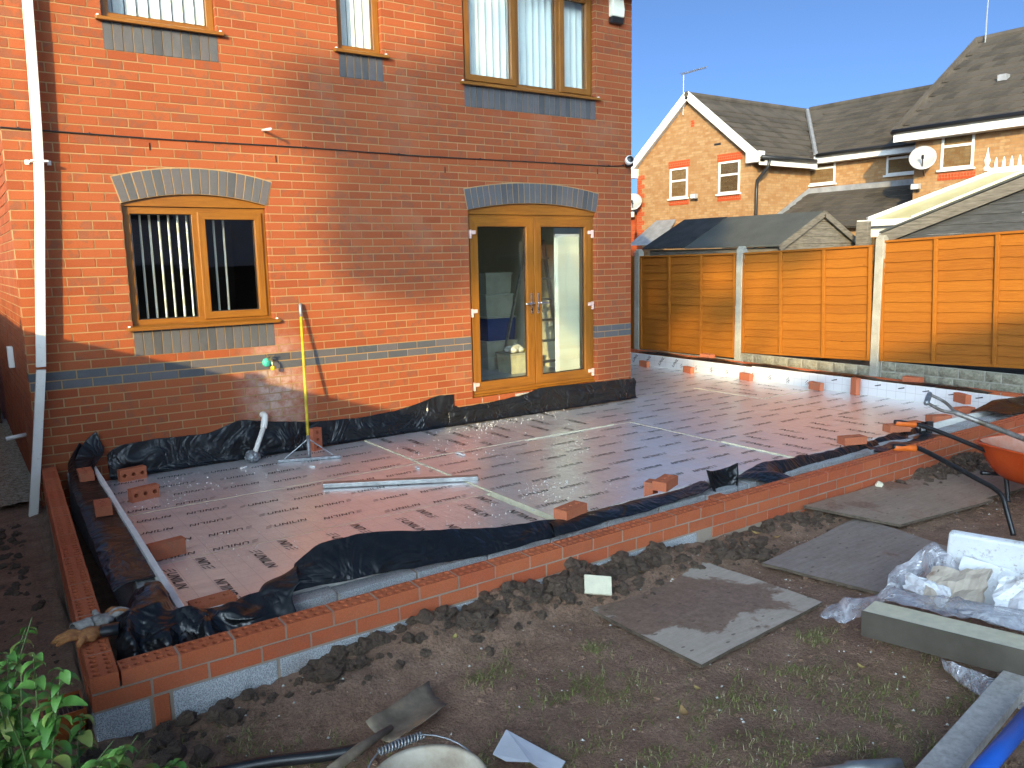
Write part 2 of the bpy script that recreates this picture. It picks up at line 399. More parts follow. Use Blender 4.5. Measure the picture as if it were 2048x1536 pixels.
# french doors
DZ0, DZ1 = .445, 2.405
df = ring('door_frame', 4.156, 5.934, DZ0, DZ1, .055, .05, .12, house)
obj('threshold', MB().box(4.152, 5.938, .03, .13, .405, .445), M['oak_h'], df, bevel=.004)
obj('door_step', MB().box(4.15, 5.94, .0, .12, .355, .404), M['concrete'], house, bevel=.004)
for k, (a, b) in enumerate(((4.192, 5.042), (5.048, 5.898))):
    d = ring('door', a, b, DZ0+.035, DZ1-.03, .1, .034, .1, house, .006)
    obj('pane', MB().box(a+.09, b-.09, .078, .084, DZ0+.125, DZ1-.12), M['glass'], d)
    ring('gasket', a+.1, b-.1, DZ0+.135, DZ1-.13, .009, .066, .077, d, 0, GK)
    hx = b-.045 if k == 0 else a+.045; s = -1 if k == 0 else 1
    obj('handle_plate', MB().box(hx-.014, hx+.014, .022, .034, 1.30, 1.53), M['chrome'], d, bevel=.004)
    obj('keyhole', MB().box(hx-.006, hx+.006, .0195, .0225, 1.33, 1.365), M['void_black'], d)
    obj('lever', MB().tube(smoothpath([(hx, .03, 1.42), (hx, -.02, 1.42), (hx+s*.02, -.028, 1.42), (hx+s*.12, -.024, 1.415)], 4), .0095, 8), M['chrome'], d, smooth=True)
    for z in (2.21, 1.365, .555):
        hy = a if k == 0 else b
        hb = MB().box(*sorted((hy-.012*(1 if k == 0 else -1), hy+.062*(1 if k == 0 else -1))), .012, .034, z-.018, z+.022)
        hb.box(*sorted((hy-.016*(1 if k == 0 else -1), hy+.008*(1 if k == 0 else -1))), .008, .04, z-.062, z+.03)
        obj('hinge', hb, M['pink_tape'], d, bevel=.003)
# rooms behind the glass
def room(x0, x1, y1, z0, z1, wm, fm):
    r = MB().box(x0, x1, y1, y1+.05, z0, z1); r.box(x0-.05, x0, .26, y1, z0, z1); r.box(x1, x1+.05, .26, y1, z0, z1); r.box(x0, x1, .26, y1, z1, z1+.05)
    obj('room_wall', r, M[wm], house); obj('room_floor', MB().box(x0, x1, .13, y1, z0-.06, z0), M[fm], house)
fl = Mt('laminate'); vv = fl.map((1, 1, 1)); bt = fl.new('TexBrick'); fl.l.new(vv, bt.inputs[0]); bt.inputs['Scale'].default_value = 1
bt.inputs['Brick Width'].default_value = 1.2; bt.inputs['Row Height'].default_value = .14; bt.inputs['Mortar Size'].default_value = .004
bt.inputs['Color1'].default_value = (.25, .26, .28, 1); bt.inputs['Color2'].default_value = (.34, .35, .37, 1); bt.inputs['Mortar'].default_value = (.1, .1, .1, 1)
M['laminate'] = fl.out(bt.outputs[0], .35)
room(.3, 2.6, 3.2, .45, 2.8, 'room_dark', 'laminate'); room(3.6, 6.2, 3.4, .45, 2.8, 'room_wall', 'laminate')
room(.3, 2.3, 3, 3.2, 4.93, 'room_wall', 'laminate'); room(2.45, 3.55, 3, 3.2, 4.93, 'room_wall', 'laminate'); room(3.7, 6.2, 3, 3.2, 4.93, 'room_wall', 'laminate')
obj('worktop', MB().box(.4, 2.5, .27, .85, 1.30, 1.34), M['grey_plastic'], house)
# eaves and roof
plain('fascia', (.02, .014, .01), .5); plain('gutter', (.012, .012, .013), .35)
obj('soffit', MB().box(-.3, HW+.28, -.32, .0, EAVE+.0, EAVE+.02), M['fascia'], house)
obj('fascia', MB().box(-.3, HW+.28, -.34, -.32, EAVE-.02, EAVE+.16), M['fascia'], house)
g = MB()
gp = [(.06*math.cos(a), .06*math.sin(a)) for a in [math.pi+math.pi*i/8 for i in range(9)]]
g.grid([[(x, -.41+p, EAVE+.12+q) for p, q in gp] for x in (-.3, HW+.28)]); go = obj('gutter', g, M['gutter'], house)
go.modifiers.new('solid', 'SOLIDIFY').thickness = .004
def tilemat(name, a, b, moss):
    m = Mt(name); r = m.rnd(); n = m.noise(2.5, 5); f = m.noise(60, 4, .7)
    c = m.mix(m.ramp(n, [(.4, 0), (.7, .7)]), m.ramp(r, [(0, a), (1, b)]), tuple(x*1.35 for x in b)); c = m.mix(.3, c, m.ramp(f, [(.3, (.01, .01, .01)), (.7, b)]))
    c = m.mix(m.ramp(m.noise(7, 5, .7), [(.66, 0), (.72, moss)]), c, (.16, .13, .03)); M[name] = m.out(c, .85, 0, m.bump(f, .5, .004), .3)
tilemat('roof_tile', (.028, .025, .023), (.06, .053, .048), .25)
rt = MB(); n = 17
for i in range(n):
    y0, z0 = -.4+i*.27, EAVE+.14+i*.19
    rt.prism([(-.35, y0, z0), (-.35, y0, z0-.025), (-.35, y0+.36, z0+.2), (-.35, y0+.36, z0+.225)], (HW+.68, 0, 0))
    y0 = HD+.6-i*.27; rt.prism([(-.35, y0, z0), (-.35, y0, z0-.025), (-.35, y0-.36, z0+.2), (-.35, y0-.36, z0+.225)], (HW+.68, 0, 0))
obj('roof', rt, M['roof_tile'], house)
gm = MB()
for x in (.0, HW-.2): gm.prism([(x, -.0, EAVE+.021), (x, HD+.2, EAVE+.021), (x, HD/2+.1, EAVE+2.85)], (.2, 0, 0))
obj('gable_wall', gm, M['brick_red'], house)

# blinds: each one a thing of its own
def vblind(label, x0, x1, z0, z1, n, ang, y, mat='blind', w=.089):
    t = thing('vertical_blind', label, 'blind', (x0, y, z0))
    me = MB()
    k = 5
    rows = [[(math.cos(ang)*w*(j/k-.5)-math.sin(ang)*.013*math.sin(math.pi*j/k), math.sin(ang)*w*(j/k-.5)+math.cos(ang)*.013*math.sin(math.pi*j/k), z) for j in range(k+1)] for z in (0, z1-z0-.03)]
    me.grid(rows); md = me.mesh('slat', M[mat], True)
    for i in range(n):
        o = link('slat', md, t, (x0+(x1-x0)*(i+.5)/n, y, z0)); o.rotation_euler.z = random.uniform(-.05, .05)
    obj('head_rail', MB().box(x0-.02, x1+.02, y-.02, y+.02, z1-.03, z1), M['white_plastic'], t)
    return t
kb = vblind('open white vertical blind with bead chain inside the left kitchen pane', .84, 1.38, 1.44, 2.4, 7, -R(90), .21, 'blind', .05)
ch = MB()
for i in range(6):
    a = .84+.54*(i+.5)/7; ch.tube(smoothpath([(a, .21, 1.45), (a+.0385, .2, 1.425), (a+.077, .21, 1.45)], 4), .0025, 5)
obj('bead_chain', ch, M['white_plastic'], kb)
vblind('few open white blind slats inside the right kitchen casement', 1.44, 1.7, 1.46, 2.4, 3, -R(90), .21, 'blind', .05)
vblind('closed white vertical blind in the wide upper window over the left window', .8, 1.64, 3.93, 4.86, 9, -R(14), .2, 'blind', .082)
vblind('closed white vertical blind in the narrow upper window', 2.8, 3.21, 3.93, 4.86, 5, -R(14), .2, 'blind', .07)
vblind('closed white vertical blind in the three-light upper window', 4.2, 5.9, 3.78, 4.86, 19, -R(16), .2, 'blind', .078)
vblind('cream ribbed vertical blind drawn aside behind the right french door', 5.53, 5.85, .5, 2.2, 15, -R(60), .25, 'blind_cream', .07)
# things standing in the room behind the french doors
plain('box_clear', (.42, .42, .36), .35, 0, .1, 6, .03); plain('box_blue', (.012, .05, .2), .35, 0, .1, 5, .03); plain('box_cream', (.6, .56, .4), .4)
plain('yellow_plastic', (.7, .5, .03), .4)
def tub(label, x, y, z, w, d, h, mat, lid='box_clear'):
    t = thing('storage_box', label, 'storage box', (x, y, z), 'boxes stacked behind the french doors')
    b = MB(); a = .92
    lo = [(-w/2*a, -d/2*a), (w/2*a, -d/2*a), (w/2*a, d/2*a), (-w/2*a, d/2*a)]; hi = [(-w/2, -d/2), (w/2, -d/2), (w/2, d/2), (-w/2, d/2)]
    b.quad(*[(p, q, 0) for p, q in lo]);
    for i in range(4):
        j = (i+1) % 4; b.quad((*lo[i], 0), (*lo[j], 0), (*hi[j], h), (*hi[i], h))
    local('tub', b, M[mat], t, bevel=.01)
    local('lid', MB().box(-w/2-.012, w/2+.012, -d/2-.012, d/2+.012, h, h+.025), M[lid], t, bevel=.006); return t
tub('cream storage box on the floor under the other boxes', 5.62, 1.75, .45, .5, .4, .36, 'box_clear')
tub('bright blue storage box in the stack behind the door', 5.62, 1.75, .836, .46, .38, .3, 'box_blue')
tub('pale clear box on top of the blue storage box', 5.6, 1.75, 1.163, .44, .36, .27, 'box_clear')
tub('topmost pale clear box of the stack behind the door', 5.6, 1.75, 1.46, .42, .34, .26, 'box_clear')
tub('white open tub with a bag and gloves lying on it', 5.62, 1.2, .45, .46, .32, .24, 'box_cream')
tub('dark box beside the pale stack behind the left door', 5.1, 1.9, .45, .42, .4, .4, 'room_dark', 'room_dark')
tub('dark box on top of the other dark box', 5.1, 1.9, .876, .4, .38, .45, 'room_dark', 'room_dark')
bag = MB()
for i in range(9):
    bag.lathe([(0.001, 0), (.05, .01), (.06, .04), (.03, .075), (.001, .08)], (5.52+random.uniform(-.07, .1), 1.12+random.uniform(-.05, .08), .716+random.uniform(0, .02)), 9)
tag(obj('plaster_bag', bag, M['white_plastic'], None, True), 'crumpled white bag and gloves on the white tub', 'bag')
yb = MB().box(-.07, .07, -.05, .05, 0, .035); yo = obj('sponge', yb, M['yellow_plastic'], None, loc=(5.75, 1.14, .716), bevel=.008); tag(yo, 'yellow sponge on the white tub', 'sponge')
ld = thing('stepladder', 'aluminium stepladder leaning beside the blind', 'ladder', (5.6, .8, .45))
for s in (-.17, .17):
    obj('stile', MB().bar((5.72+s, .6, .45), (5.78+s*.7, 1.0, 2.15), .025, .06, (0, 1, 0)), M['aluminium'], ld)
    obj('rear_stile', MB().bar((5.72+s, 1.5, .45), (5.78+s*.7, 1.02, 2.13), .02, .04, (0, 1, 0)), M['aluminium'], ld)
for i in range(6):
    f = (i+.7)/6.6; z = .45+1.7*f; obj('tread', MB().box(5.72+.06*f-.17, 5.72+.06*f+.17, .6+.4*f-.03, .6+.4*f+.05, z-.012, z+.012), M['aluminium'], ld)
pf = thing('picture_frame', 'dark picture frame on the wall behind the french doors', 'picture', (5.3, 3.38, 1.75))
ring('frame', 5.8, 6.18, 1.45, 2.15, .03, 3.36, 3.39, pf, 0, ('soot_brown', 'soot_brown')); obj('print', MB().box(5.83, 6.15, 3.385, 3.395, 1.48, 2.12), M['grey_plastic'], pf)

# ---------------------------------------------------------------- things fixed to the house wall
cb = smoothpath([(-.02, -.012, 2.99), (.3, -.012, 2.985), (1.2, -.013, 2.975), (2.4, -.012, 2.98), (3.6, -.013, 2.968), (4.8, -.012, 2.978), (6.0, -.012, 2.985), (6.36, -.012, 3.0)], 5)
cable = thing('cable', 'thin black cable clipped along the brick wall', 'cable', (3, 0, 2.97))
obj('wire', MB().tube(cb, .0055, 6), M['dark_plastic'], cable, True)
for i in range(3, len(cb), 4): obj('clip', MB().box(cb[i].x-.006, cb[i].x+.006, -.02, .0, cb[i].z-.006, cb[i].z+.012), M['dark_plastic'], cable)
tag(obj('overflow_pipe', MB().tube([(2.01, .02, 3.108), (2.01, -.11, 3.1), (2.012, -.215, 3.09)], .0115, 10), M['white_plastic'], None, True), 'short white overflow pipe sticking out of the brick wall', 'pipe')
cc = thing('security_camera', 'white round security camera on a dark mount at the wall corner', 'camera', (6.34, -.05, 3.06))
obj('mount', MB().box(6.40, 6.48, -.07, .0, 2.99, 3.1), M['dark_plastic'], cc, bevel=.008)
bm_ = MB().lathe([(.001, -.05), (.035, -.045), (.05, -.02), (.052, .02), (.048, .045), (.04, .05)], seg=20).xf(Matrix.Translation((6.36, -.12, 3.05)) @ Euler((R(75), 0, R(-25))).to_matrix().to_4x4())
obj('housing', bm_, M['white_plastic'], cc, True)
obj('lens', MB().lathe([(.001, .052), (.036, .0515), (.04, .045)], seg=20).xf(Matrix.Translation((6.36, -.12, 3.05)) @ Euler((R(75), 0, R(-25))).to_matrix().to_4x4()), M['dark_plastic'], cc, True)
al = thing('alarm_box', 'cream burglar alarm box with black base high on the wall', 'alarm', (6.23, -.05, 4.6))
obj('cover', MB().prism([(6.14, -.003, 4.66), (6.14, -.08, 4.66), (6.14, -.09, 4.75), (6.14, -.06, 4.92), (6.14, -.003, 4.93)], (.18, 0, 0)), M['blind_cream'], al, bevel=.012)
obj('base', MB().prism([(6.14, -.003, 4.655), (6.14, -.082, 4.655), (6.14, -.06, 4.59), (6.14, -.003, 4.59)], (.18, 0, 0)), M['dark_plastic'], al, bevel=.008)
plain('tap_green', (.05, .42, .33), .5); plain('brass', (.4, .33, .2), .35, .8)
tp = thing('garden_tap', 'outside tap with green back plate and yellow connector on blue band', 'tap', (1.914, 0, 1.03))
obj('back_plate', MB().lathe([(.001, -.022), (.034, -.02), (.042, -.006), (.042, -.0)], (1.905, 0, 1.02), 20, 1), M['tap_green'], tp, True)
obj('body', MB().tube(smoothpath([(1.92, -.01, 1.045), (1.925, -.07, 1.05), (1.925, -.1, 1.03), (1.925, -.105, .995)], 4), .011, 8), M['brass'], tp, True)
obj('turn_handle', MB().bar((1.895, -.075, 1.085), (1.955, -.075, 1.085), .012, .01).bar((1.925, -.075, 1.05), (1.925, -.075, 1.085), .01, .01, (1, 0, 0)), M['brass'], tp)
obj('connector', MB().lathe([(.012, 0), (.02, .005), (.02, .03), (.014, .04), (.001, .04)], (1.925, -.105, .955), 12), M['yellow_plastic'], tp, True)
wp = thing('waste_pipe', 'white waste pipe with elbow running from brick wall to the floor', 'pipe', (1.83, 0, .2))
obj('elbow', MB().tube(smoothpath([(1.835, .02, .535), (1.835, -.05, .535), (1.83, -.075, .52), (1.815, -.095, .47), (1.8, -.11, .43)], 4), .03, 12), M['white_pipe'], wp, True)
obj('pipe', MB().tube([(1.803, -.108, .44), (1.66, -.2, .19)], .0225, 12), M['white_pipe'], wp, True)
def crumple(c, r, seed, squash=.7, n=3):
    bm = bmesh.new(); bmesh.ops.create_icosphere(bm, subdivisions=n, radius=1)
    mb = MB()
    for v_ in bm.verts:
        d = v_.co.normalized(); k = 1+.38*noise.noise(d*2.6+Vector((seed, 0, 0)))+.16*noise.noise(d*7+Vector((0, seed, 0)))
        mb.v.append((c[0]+d.x*r*k, c[1]+d.y*r*k, c[2]+d.z*r*k*squash))
    for f_ in bm.faces: mb.f.append(tuple(v_.index for v_ in f_.verts))
    bm.free(); return mb
plain('duct_tape', (.22, .23, .24), .35, .3, .25, 18, .3)
obj('tape_wrap', crumple((1.655, -.2, .2), .062, 3, .85), M['duct_tape'], wp)
# downpipe that leans away to the left
dp = thing('downpipe', 'white square downpipe leaning loose with a joint and bracket', 'downpipe', (.05, -.1, 0))
def sqpipe(pts, w):
    mb = MB()
    rows = []
    for p in smoothpath(pts, 5): rows.append([(p.x-w, p.y-w, p.z), (p.x+w, p.y-w, p.z), (p.x+w, p.y+w, p.z), (p.x-w, p.y+w, p.z), (p.x-w, p.y-w, p.z)])
    mb.grid(rows); mb.quad(*rows[0][:4]); mb.quad(*rows[-1][:4]); return mb
obj('pipe', sqpipe([(.285, -.08, 4.96), (.262, -.08, 3.93), (.222, -.08, 2.75), (.15, -.085, 1.9), (.085, -.09, 1.16)], .0335), M['white_pipe'], dp, bevel=.005)
obj('lower_pipe', sqpipe([(.083, -.092, 1.135), (.0, -.11, .55), (-.085, -.13, -.02)], .0325), M['white_pipe'], dp, bevel=.005)
obj('bracket', MB().box(.165, .285, -.122, -.002, 2.735, 2.75).box(.135, .165, -.008, .0, 2.722, 2.758).box(.285, .315, -.008, .0, 2.722, 2.758), M['white_plastic'], dp, bevel=.003)
# ---------------------------------------------------------------- ground
def soil():
    m = Mt('soil'); a = m.noise(1.1, 6, .65); b = m.noise(9, 6, .7); f = m.noise(70, 5, .75); k = m.noise(3.1, 5, .6, m.map((1, 1.7, 1), rot=(0, 0, .6)), .8)
    c = m.ramp(b, [(.25, (.15, .083, .05)), (.5, (.3, .175, .112)), (.75, (.44, .275, .185))])
    c = m.mix(m.ramp(a, [(.35, 0), (.7, .65)]), c, (.4, .245, .168)); c = m.mix(m.ramp(k, [(.55, 0), (.7, .5)]), c, (.225, .137, .093))
    c = m.mix(.6, c, m.mix(1, c, m.ramp(f, [(.3, .25), (.7, 1.8)]), 'MULTIPLY'))
    p = m.voro(34); sp = m.math('MULTIPLY', m.math('LESS_THAN', p, .09), m.math('GREATER_THAN', m.noise(13, 2), .56)); c = m.mix(sp, c, (.4, .36, .3))
    h = m.math('ADD', m.math('MULTIPLY', b, 1.2), m.math('MULTIPLY', f, .5))
    M['soil'] = m.out(c, m.ramp(k, [(.4, .55), (.7, .9)]), 0, m.bump(h, 1.0, .04), .35)
    m2 = Mt('mud'); b = m2.noise(14, 6, .7); f = m2.noise(60, 5, .75); k = m2.noise(5, 4)
    c = m2.mix(.5, m2.ramp(b, [(.25, (.075, .05, .034)), (.5, (.15, .1, .07)), (.78, (.26, .18, .127))]), m2.ramp(f, [(.3, (.045, .03, .02)), (.7, (.19, .13, .09))])); M['mud'] = m2.out(c, m2.ramp(k, [(.4, .5), (.6, .85)]), 0, m2.bump(m2.math('ADD', b, f), 1, .03), .4)
soil()
SOILLINE = [(-3, .03), (-.4, .03), (-.2, .05), (-.07, .03), (.22, .035), (.6, .08), (.9, .13), (1.45, .162), (1.76, .174), (2.57, .165), (3.4, .105), (3.8, .1), (4.57, .085), (5.56, .08), (6.4, .14), (7.5, .12), (12, .1)]
def lerp(tab, x):
    for (a, p), (b, q) in zip(tab, tab[1:]):
        if a <= x <= b: return p+(q-p)*(x-a)/(b-a)
    return tab[0][1] if x < tab[0][0] else tab[-1][1]
FX0, FX1, FY0, FY1 = -.175, 9.15, -4.04, 2.75     # footprint of the new walls
def ground_z(x, y):
    lx = FX0+.185*(y-FY0)/4.0        # left face of the left wall
    if y > -.02 and 0 < x < HW: return -.4
    if lx+.05 < x < FX1-.05 and y > FY0+.05 and y < FY1-.05:
        return -.12
    z = .05+.02*nz(x, y, 0, .7)
    if y < FY0+.1:
        d = max(0, FY0-y); s = lerp(SOILLINE, x); t = max(0, 1-d/.42); t = t*t*(3-2*t)
        z += (s-.04)*t*(1+.5*nz(x, y, 3, 5)) if d < .42 else 0
        z += .028*t*abs(nz(x, y, 1, 11))
    elif x < lx: z = -.01+.02*nz(x, y, 0, 2)
    z += .014*nz(x, y, 5, 3.3)+.009*nz(x, y, 2, 9)+.006*nz(x, y, 7, 22)+.004*nz(x, y, 3, 47)
    return z
def axis(lo, hi, st, far):
    a = [-far, -80, -40, -25, -16, -11]; a = [v for v in a if v < lo-.5]; n = int((hi-lo)/st); a += [lo+(hi-lo)*i/n for i in range(n+1)]
    return a+[v for v in (13, 18, 28, 45, 90, far) if v > hi+.5]
xs = axis(-2.6, 9.6, .035, 400); ys = axis(-7.2, -3.9, .03, 400); ys = [y for y in ys if y <= -3.9]+[-3.8, -3.0, -2, -1, -.5, -.03, 0, .6, 1.2, 2, 2.7, 2.8, 3.5, 5, 8.3, 12, 20, 40, 90, 400]
g = MB(); g.grid([[(x, y, ground_z(x, y)) for x in xs] for y in ys])
o = obj('ground', g, M['soil'], None, True); o['kind'] = 'structure'
# side passage on the left of the house
plain('slab_paving', (.2, .19, .175), .85, 0, .2, 6, .4)
def gravelmat():
    m = Mt('gravel'); v = m.voro(55); n = m.new('TexVoronoi'); n.inputs['Scale'].default_value = 55; m.l.new(m.co(), n.inputs['Vector'])
    c = m.ramp(m.sep(n.outputs['Color'])[0], [(0, (.2, .16, .1)), (.5, (.42, .36, .25)), (1, (.55, .5, .4))]); M['gravel'] = m.out(c, .8, 0, m.bump(v, 1, .02))
gravelmat()
gs = MB(); gs.grid([[(x, y, .03+.012*nz(x, y, 0, 30)) for x in [-.3+.3*i/8 for i in range(9)]] for y in [.15+4.5*j/60 for j in range(61)]])
o = obj('gravel_strip', gs, M['gravel'], None, True); o['kind'] = 'structure'
pv = bpy.data.objects.new('side_path', None); C.objects.link(pv); pv['kind'] = 'structure'; pv.location = (-.7, 2, 0)
for i in range(9): obj('paving_slab', MB().box(-.98, -.32, .3+i*.62, .3+i*.62+.61, 0, .045+random.uniform(-.004, .004)), M['slab_paving'], pv, bevel=.006)
m = Mt('fence_brown'); n = m.noise(4, 6, .7, m.map((12, 12, 1))); M['fence_brown'] = m.out(m.ramp(n, [(.3, (.03, .014, .006)), (.7, (.11, .05, .02))]), .8, 0, m.bump(n, .4, .01))
# the boundary fence on the left that shades the garden
lf_posts = []
for i in range(7):
    y = 8.1-i*1.85
    t = thing('boundary_fence', 'brown close-board fence panel of the left boundary', 'fence', (-1.5, y, 0), 'boundary fence panels on the left')
    pm = MB().box(0, .02, -.0625, .0625, .05, 1.93).mesh('board', M['fence_brown'])
    for k in range(15): link('board', pm, t, (-1.5+(.008 if k % 2 else 0), y-.08-k*.121, 0))
    obj('post', MB().box(-1.56, -1.47, y-.05, y+.05, 0, 2.0), M['fence_brown'], t); obj('rail', MB().box(-1.55, -1.51, y-1.8, y-.05, 1.5, 1.57), M['fence_brown'], t)
gt = thing('side_gate', 'dark brown timber gate post and gate beside the house corner', 'gate', (-.3, 4.4, 0))
obj('post', MB().box(-.16, -.06, 4.3, 4.4, 0, 2.3), M['fence_brown'], gt, bevel=.004)
for k in range(8): obj('gate_board', MB().box(-1.3+k*.14, -1.3+k*.14+.135, 4.36, 4.385, .08, 2.1), M['fence_brown'], gt)
pc = thing('wall_socket', 'small grey box and white pipe stub on the side wall', 'socket', (-.03, 2.0, 1))
obj('box', MB().box(-.05, -.003, 1.5, 1.62, 1.0, 1.2), M['white_plastic'], pc, bevel=.005); obj('stub', MB().tube([(0, 1.1, .42), (-.16, 1.06, .41)], .02, 8), M['white_plastic'], pc, True)

# ---------------------------------------------------------------- perforated bricks
def holed(L, Wd, H, nx, ny, ra, rb, depth):
    mb = MB(); cw, chh = L/nx, Wd/ny; zt = H/2
    for i in range(nx):
        for j in range(ny):
            cx, cy = -L/2+cw*(i+.5), -Wd/2+chh*(j+.5); a, b = cw/2, chh/2
            an = sorted([2*math.pi*k/12 for k in range(12)]+[math.atan2(sy*b, sx*a) % (2*math.pi) for sx in (1, -1) for sy in (1, -1)])
            n0 = len(mb.v); k = len(an)
            for t in an:
                c, s = math.cos(t), math.sin(t); q = 1/max(abs(c)/a, abs(s)/b); mb.v.append((cx+c*q, cy+s*q, zt))
            for t in an: mb.v.append((cx+ra*math.cos(t), cy+rb*math.sin(t), zt))
            for t in an: mb.v.append((cx+ra*.95*math.cos(t), cy+rb*.95*math.sin(t), zt-depth))
            for p in range(k):
                q = (p+1) % k; mb.f.append((n0+p, n0+q, n0+k+q, n0+k+p)); mb.f.append((n0+k+p, n0+k+q, n0+2*k+q, n0+2*k+p))
            mb.f.append(tuple(range(n0+2*k, n0+3*k)))
    n = len(mb.v); x, y, z = L/2, Wd/2, H/2
    mb.v += [(-x,-y,-z),(x,-y,-z),(x,y,-z),(-x,y,-z),(-x,-y,z),(x,-y,z),(x,y,z),(-x,y,z)]
    mb.f += [tuple(n+i for i in q) for q in ((0,3,2,1),(0,1,5,4),(1,2,6,5),(2,3,7,6),(3,0,4,7))]
    return mb
def holed_mesh(name, mat, *a):
    me = bpy.data.meshes.new(name); mb = holed(*a); me.from_pydata(mb.v, [], mb.f); me.update()
    bm = bmesh.new(); bm.from_mesh(me); bmesh.ops.remove_doubles(bm, verts=bm.verts, dist=.0002); bmesh.ops.recalc_face_normals(bm, faces=bm.faces); bm.to_mesh(me); bm.free()
    me.materials.append(M[mat]); return me
BW = .1025
TOPB = holed_mesh('brick', 'brick_new', BL, BW, BH, 5, 2, .0155, .0150, .058)
PLB = MB().box(-BL/2, BL/2, -BW/2, BW/2, -BH/2, BH/2).mesh('brick', M['brick_new'])
LOOSE = holed_mesh('loose_brick', 'brick_loose', BL, BW, BH, 3, 1, .0165, .0165, .05)

# ---------------------------------------------------------------- new cavity walls
dw = thing('dwarf_wall', 'new red brick dwarf wall of perforated bricks on concrete blocks', 'brick wall', (0, -4, 0))
mo = MB()
def run(a, b, zt, course, first, hole, skip=0):
    """one course from a to b (centre line), top at zt; first = length of the first brick"""
    a = Vector((*a, 0)); b = Vector((*b, 0)); d = b-a; L = d.length; d.normalize(); ang = math.atan2(d.y, d.x); s = 0; k = 0
    while s < L-.03:
        w = min(first if k == 0 else BL, L-s); c = a+d*(s+w/2); me = hole
        if abs(w-BL) > .003: me = MB().box(-w/2, w/2, -BW/2, BW/2, -BH/2, BH/2).mesh('brick', M['brick_new'])
        o = link('brick', me, dw, (c.x+random.uniform(-.001, .001), c.y+random.uniform(-.0015, .0015), zt-BH/2+random.uniform(-.001, .001)))
        o.rotation_euler = (random.uniform(-.008, .008), 0, ang+random.uniform(-.006, .006))
        e = a+d*(s+w+.005); nrm = Vector((-d.y, d.x, 0))
        mo.obox((e.x, e.y, zt-BH/2-.002), d*.0055, nrm*(BW/2-.0028), Vector((0, 0, BH/2+.0)))
        s += w+.01; k += 1
lc0, lc1 = (FX0+BW/2, FY0), (.01+BW/2, -.06)            # left wall centre line
yc = FY0+BW/2; xr = FX1-BW/2
for k, zt in enumerate((.34, .265)):
    h = TOPB if k == 0 else PLB
    if k % 2 == 0:
        run(lc0, lc1, zt, k, BL, h); run((FX0+BW+.01, yc), (FX1, yc), zt, k, BL, h); run((xr, FY0+BW+.01), (xr, FY1), zt, k, BL, h)
    else:
        run((lc0[0]+.006, FY0+BW+.01), lc1, zt, k, BL, h); run((FX0, yc), (FX1-BW-.01, yc), zt, k, BL, h); run((xr, FY0), (xr, FY1), zt, k, BL, h)
run((3.42, yc), (FX1, yc), .19, 2, .1, PLB); run((4.2, yc), (FX1, yc), .115, 2, .2, PLB)
run((lc0[0]+.01, FY0+.3), lc1, .19, 2, BL, PLB)
i = (.004,)
mo.box(FX0+.004, FX1-.004, FY0+.004, FY0+BW-.004, -.12, .2735)
mo.box(xr-BW/2+.004, xr+BW/2-.004, FY0+BW, FY1-.004, -.12, .2735)
d = (Vector((*lc1, 0))-Vector((*lc0, 0))); mo.obox((Vector((*lc0, 0))+Vector((*lc1, 0)))/2+Vector((0, .05, .0767)), d/2-d.normalized()*.055, Vector((d.y, -d.x, 0)).normalized()*(BW/2-.004), Vector((0, 0, .1968)))
obj('mortar', mo, M['mortar_new'], dw, kind='stuff')
x = FX0
for w, ty in ((.205, 'block'), (.065, 'brick'), (.44, 'block'), (.44, 'block'), (.44, 'block'), (.44, 'block'), (.44, 'block'), (.44, 'block'), (.44, 'block')):
    if x+w > 3.41: w = 3.41-x
    if w < .03: break
    obj('concrete_block' if ty == 'block' else 'brick', MB().box(x+.003, x+w, FY0-.001+random.uniform(-.002, .002), FY0+.09, -.05, .187), M['block' if ty == 'block' else 'brick_new'], dw, bevel=.004)
    x += w+.012
# inner leaf of blocks
il = thing('block_wall', 'grey concrete block inner leaf behind the new brick wall', 'block wall', (.3, -3.7, 0))
def blocks(x0, x1, y0, y1, along, z0=-.1, z1=.30):
    a0, a1 = (x0, x1) if along == 'x' else (y0, y1); s = a0-random.uniform(0, .3)
    while s < a1:
        p, q = max(s, a0), min(s+.44, a1)
        if q-p > .02:
            b = MB().box(p, q, y0, y1, z0, z1+random.uniform(-.006, .006)) if along == 'x' else MB().box(x0, x1, p, q, z0, z1+random.uniform(-.006, .006))
            obj('concrete_block', b, M['block'], il, bevel=.003)
        s += .452
blocks(.17, 8.95, -3.735, -3.63, 'x', z1=.285); blocks(.19, .29, -3.62, -.03, 'y', z1=.27); blocks(8.885, 8.985, -3.62, 2.6, 'y', z1=.29)
mi = MB().box(.172, 8.948, -3.728, -3.637, -.11, .279); mi.box(.196, .284, -3.62, -.03, -.11, .265); mi.box(8.89, 8.98, -3.62, 2.6, -.11, .284)
obj('mortar', mi, M['mortar_new'], il, kind='stuff')
o = tag(obj('cavity_tie_brick', MB().box(3.72, 3.84, -3.93, -3.72, .2, .272), M['brick_new'], None, bevel=.003), 'brick laid across the cavity under the curled black sheet', 'brick')
o = obj('oversite', MB().box(.3, 8.88, -3.6, -.02, -.12, .04), M['concrete']); o['kind'] = 'structure'
o = obj('oversite_side', MB().box(HW+.02, 8.88, -.019, 2.6, -.12, .04), M['concrete']); o['kind'] = 'structure'

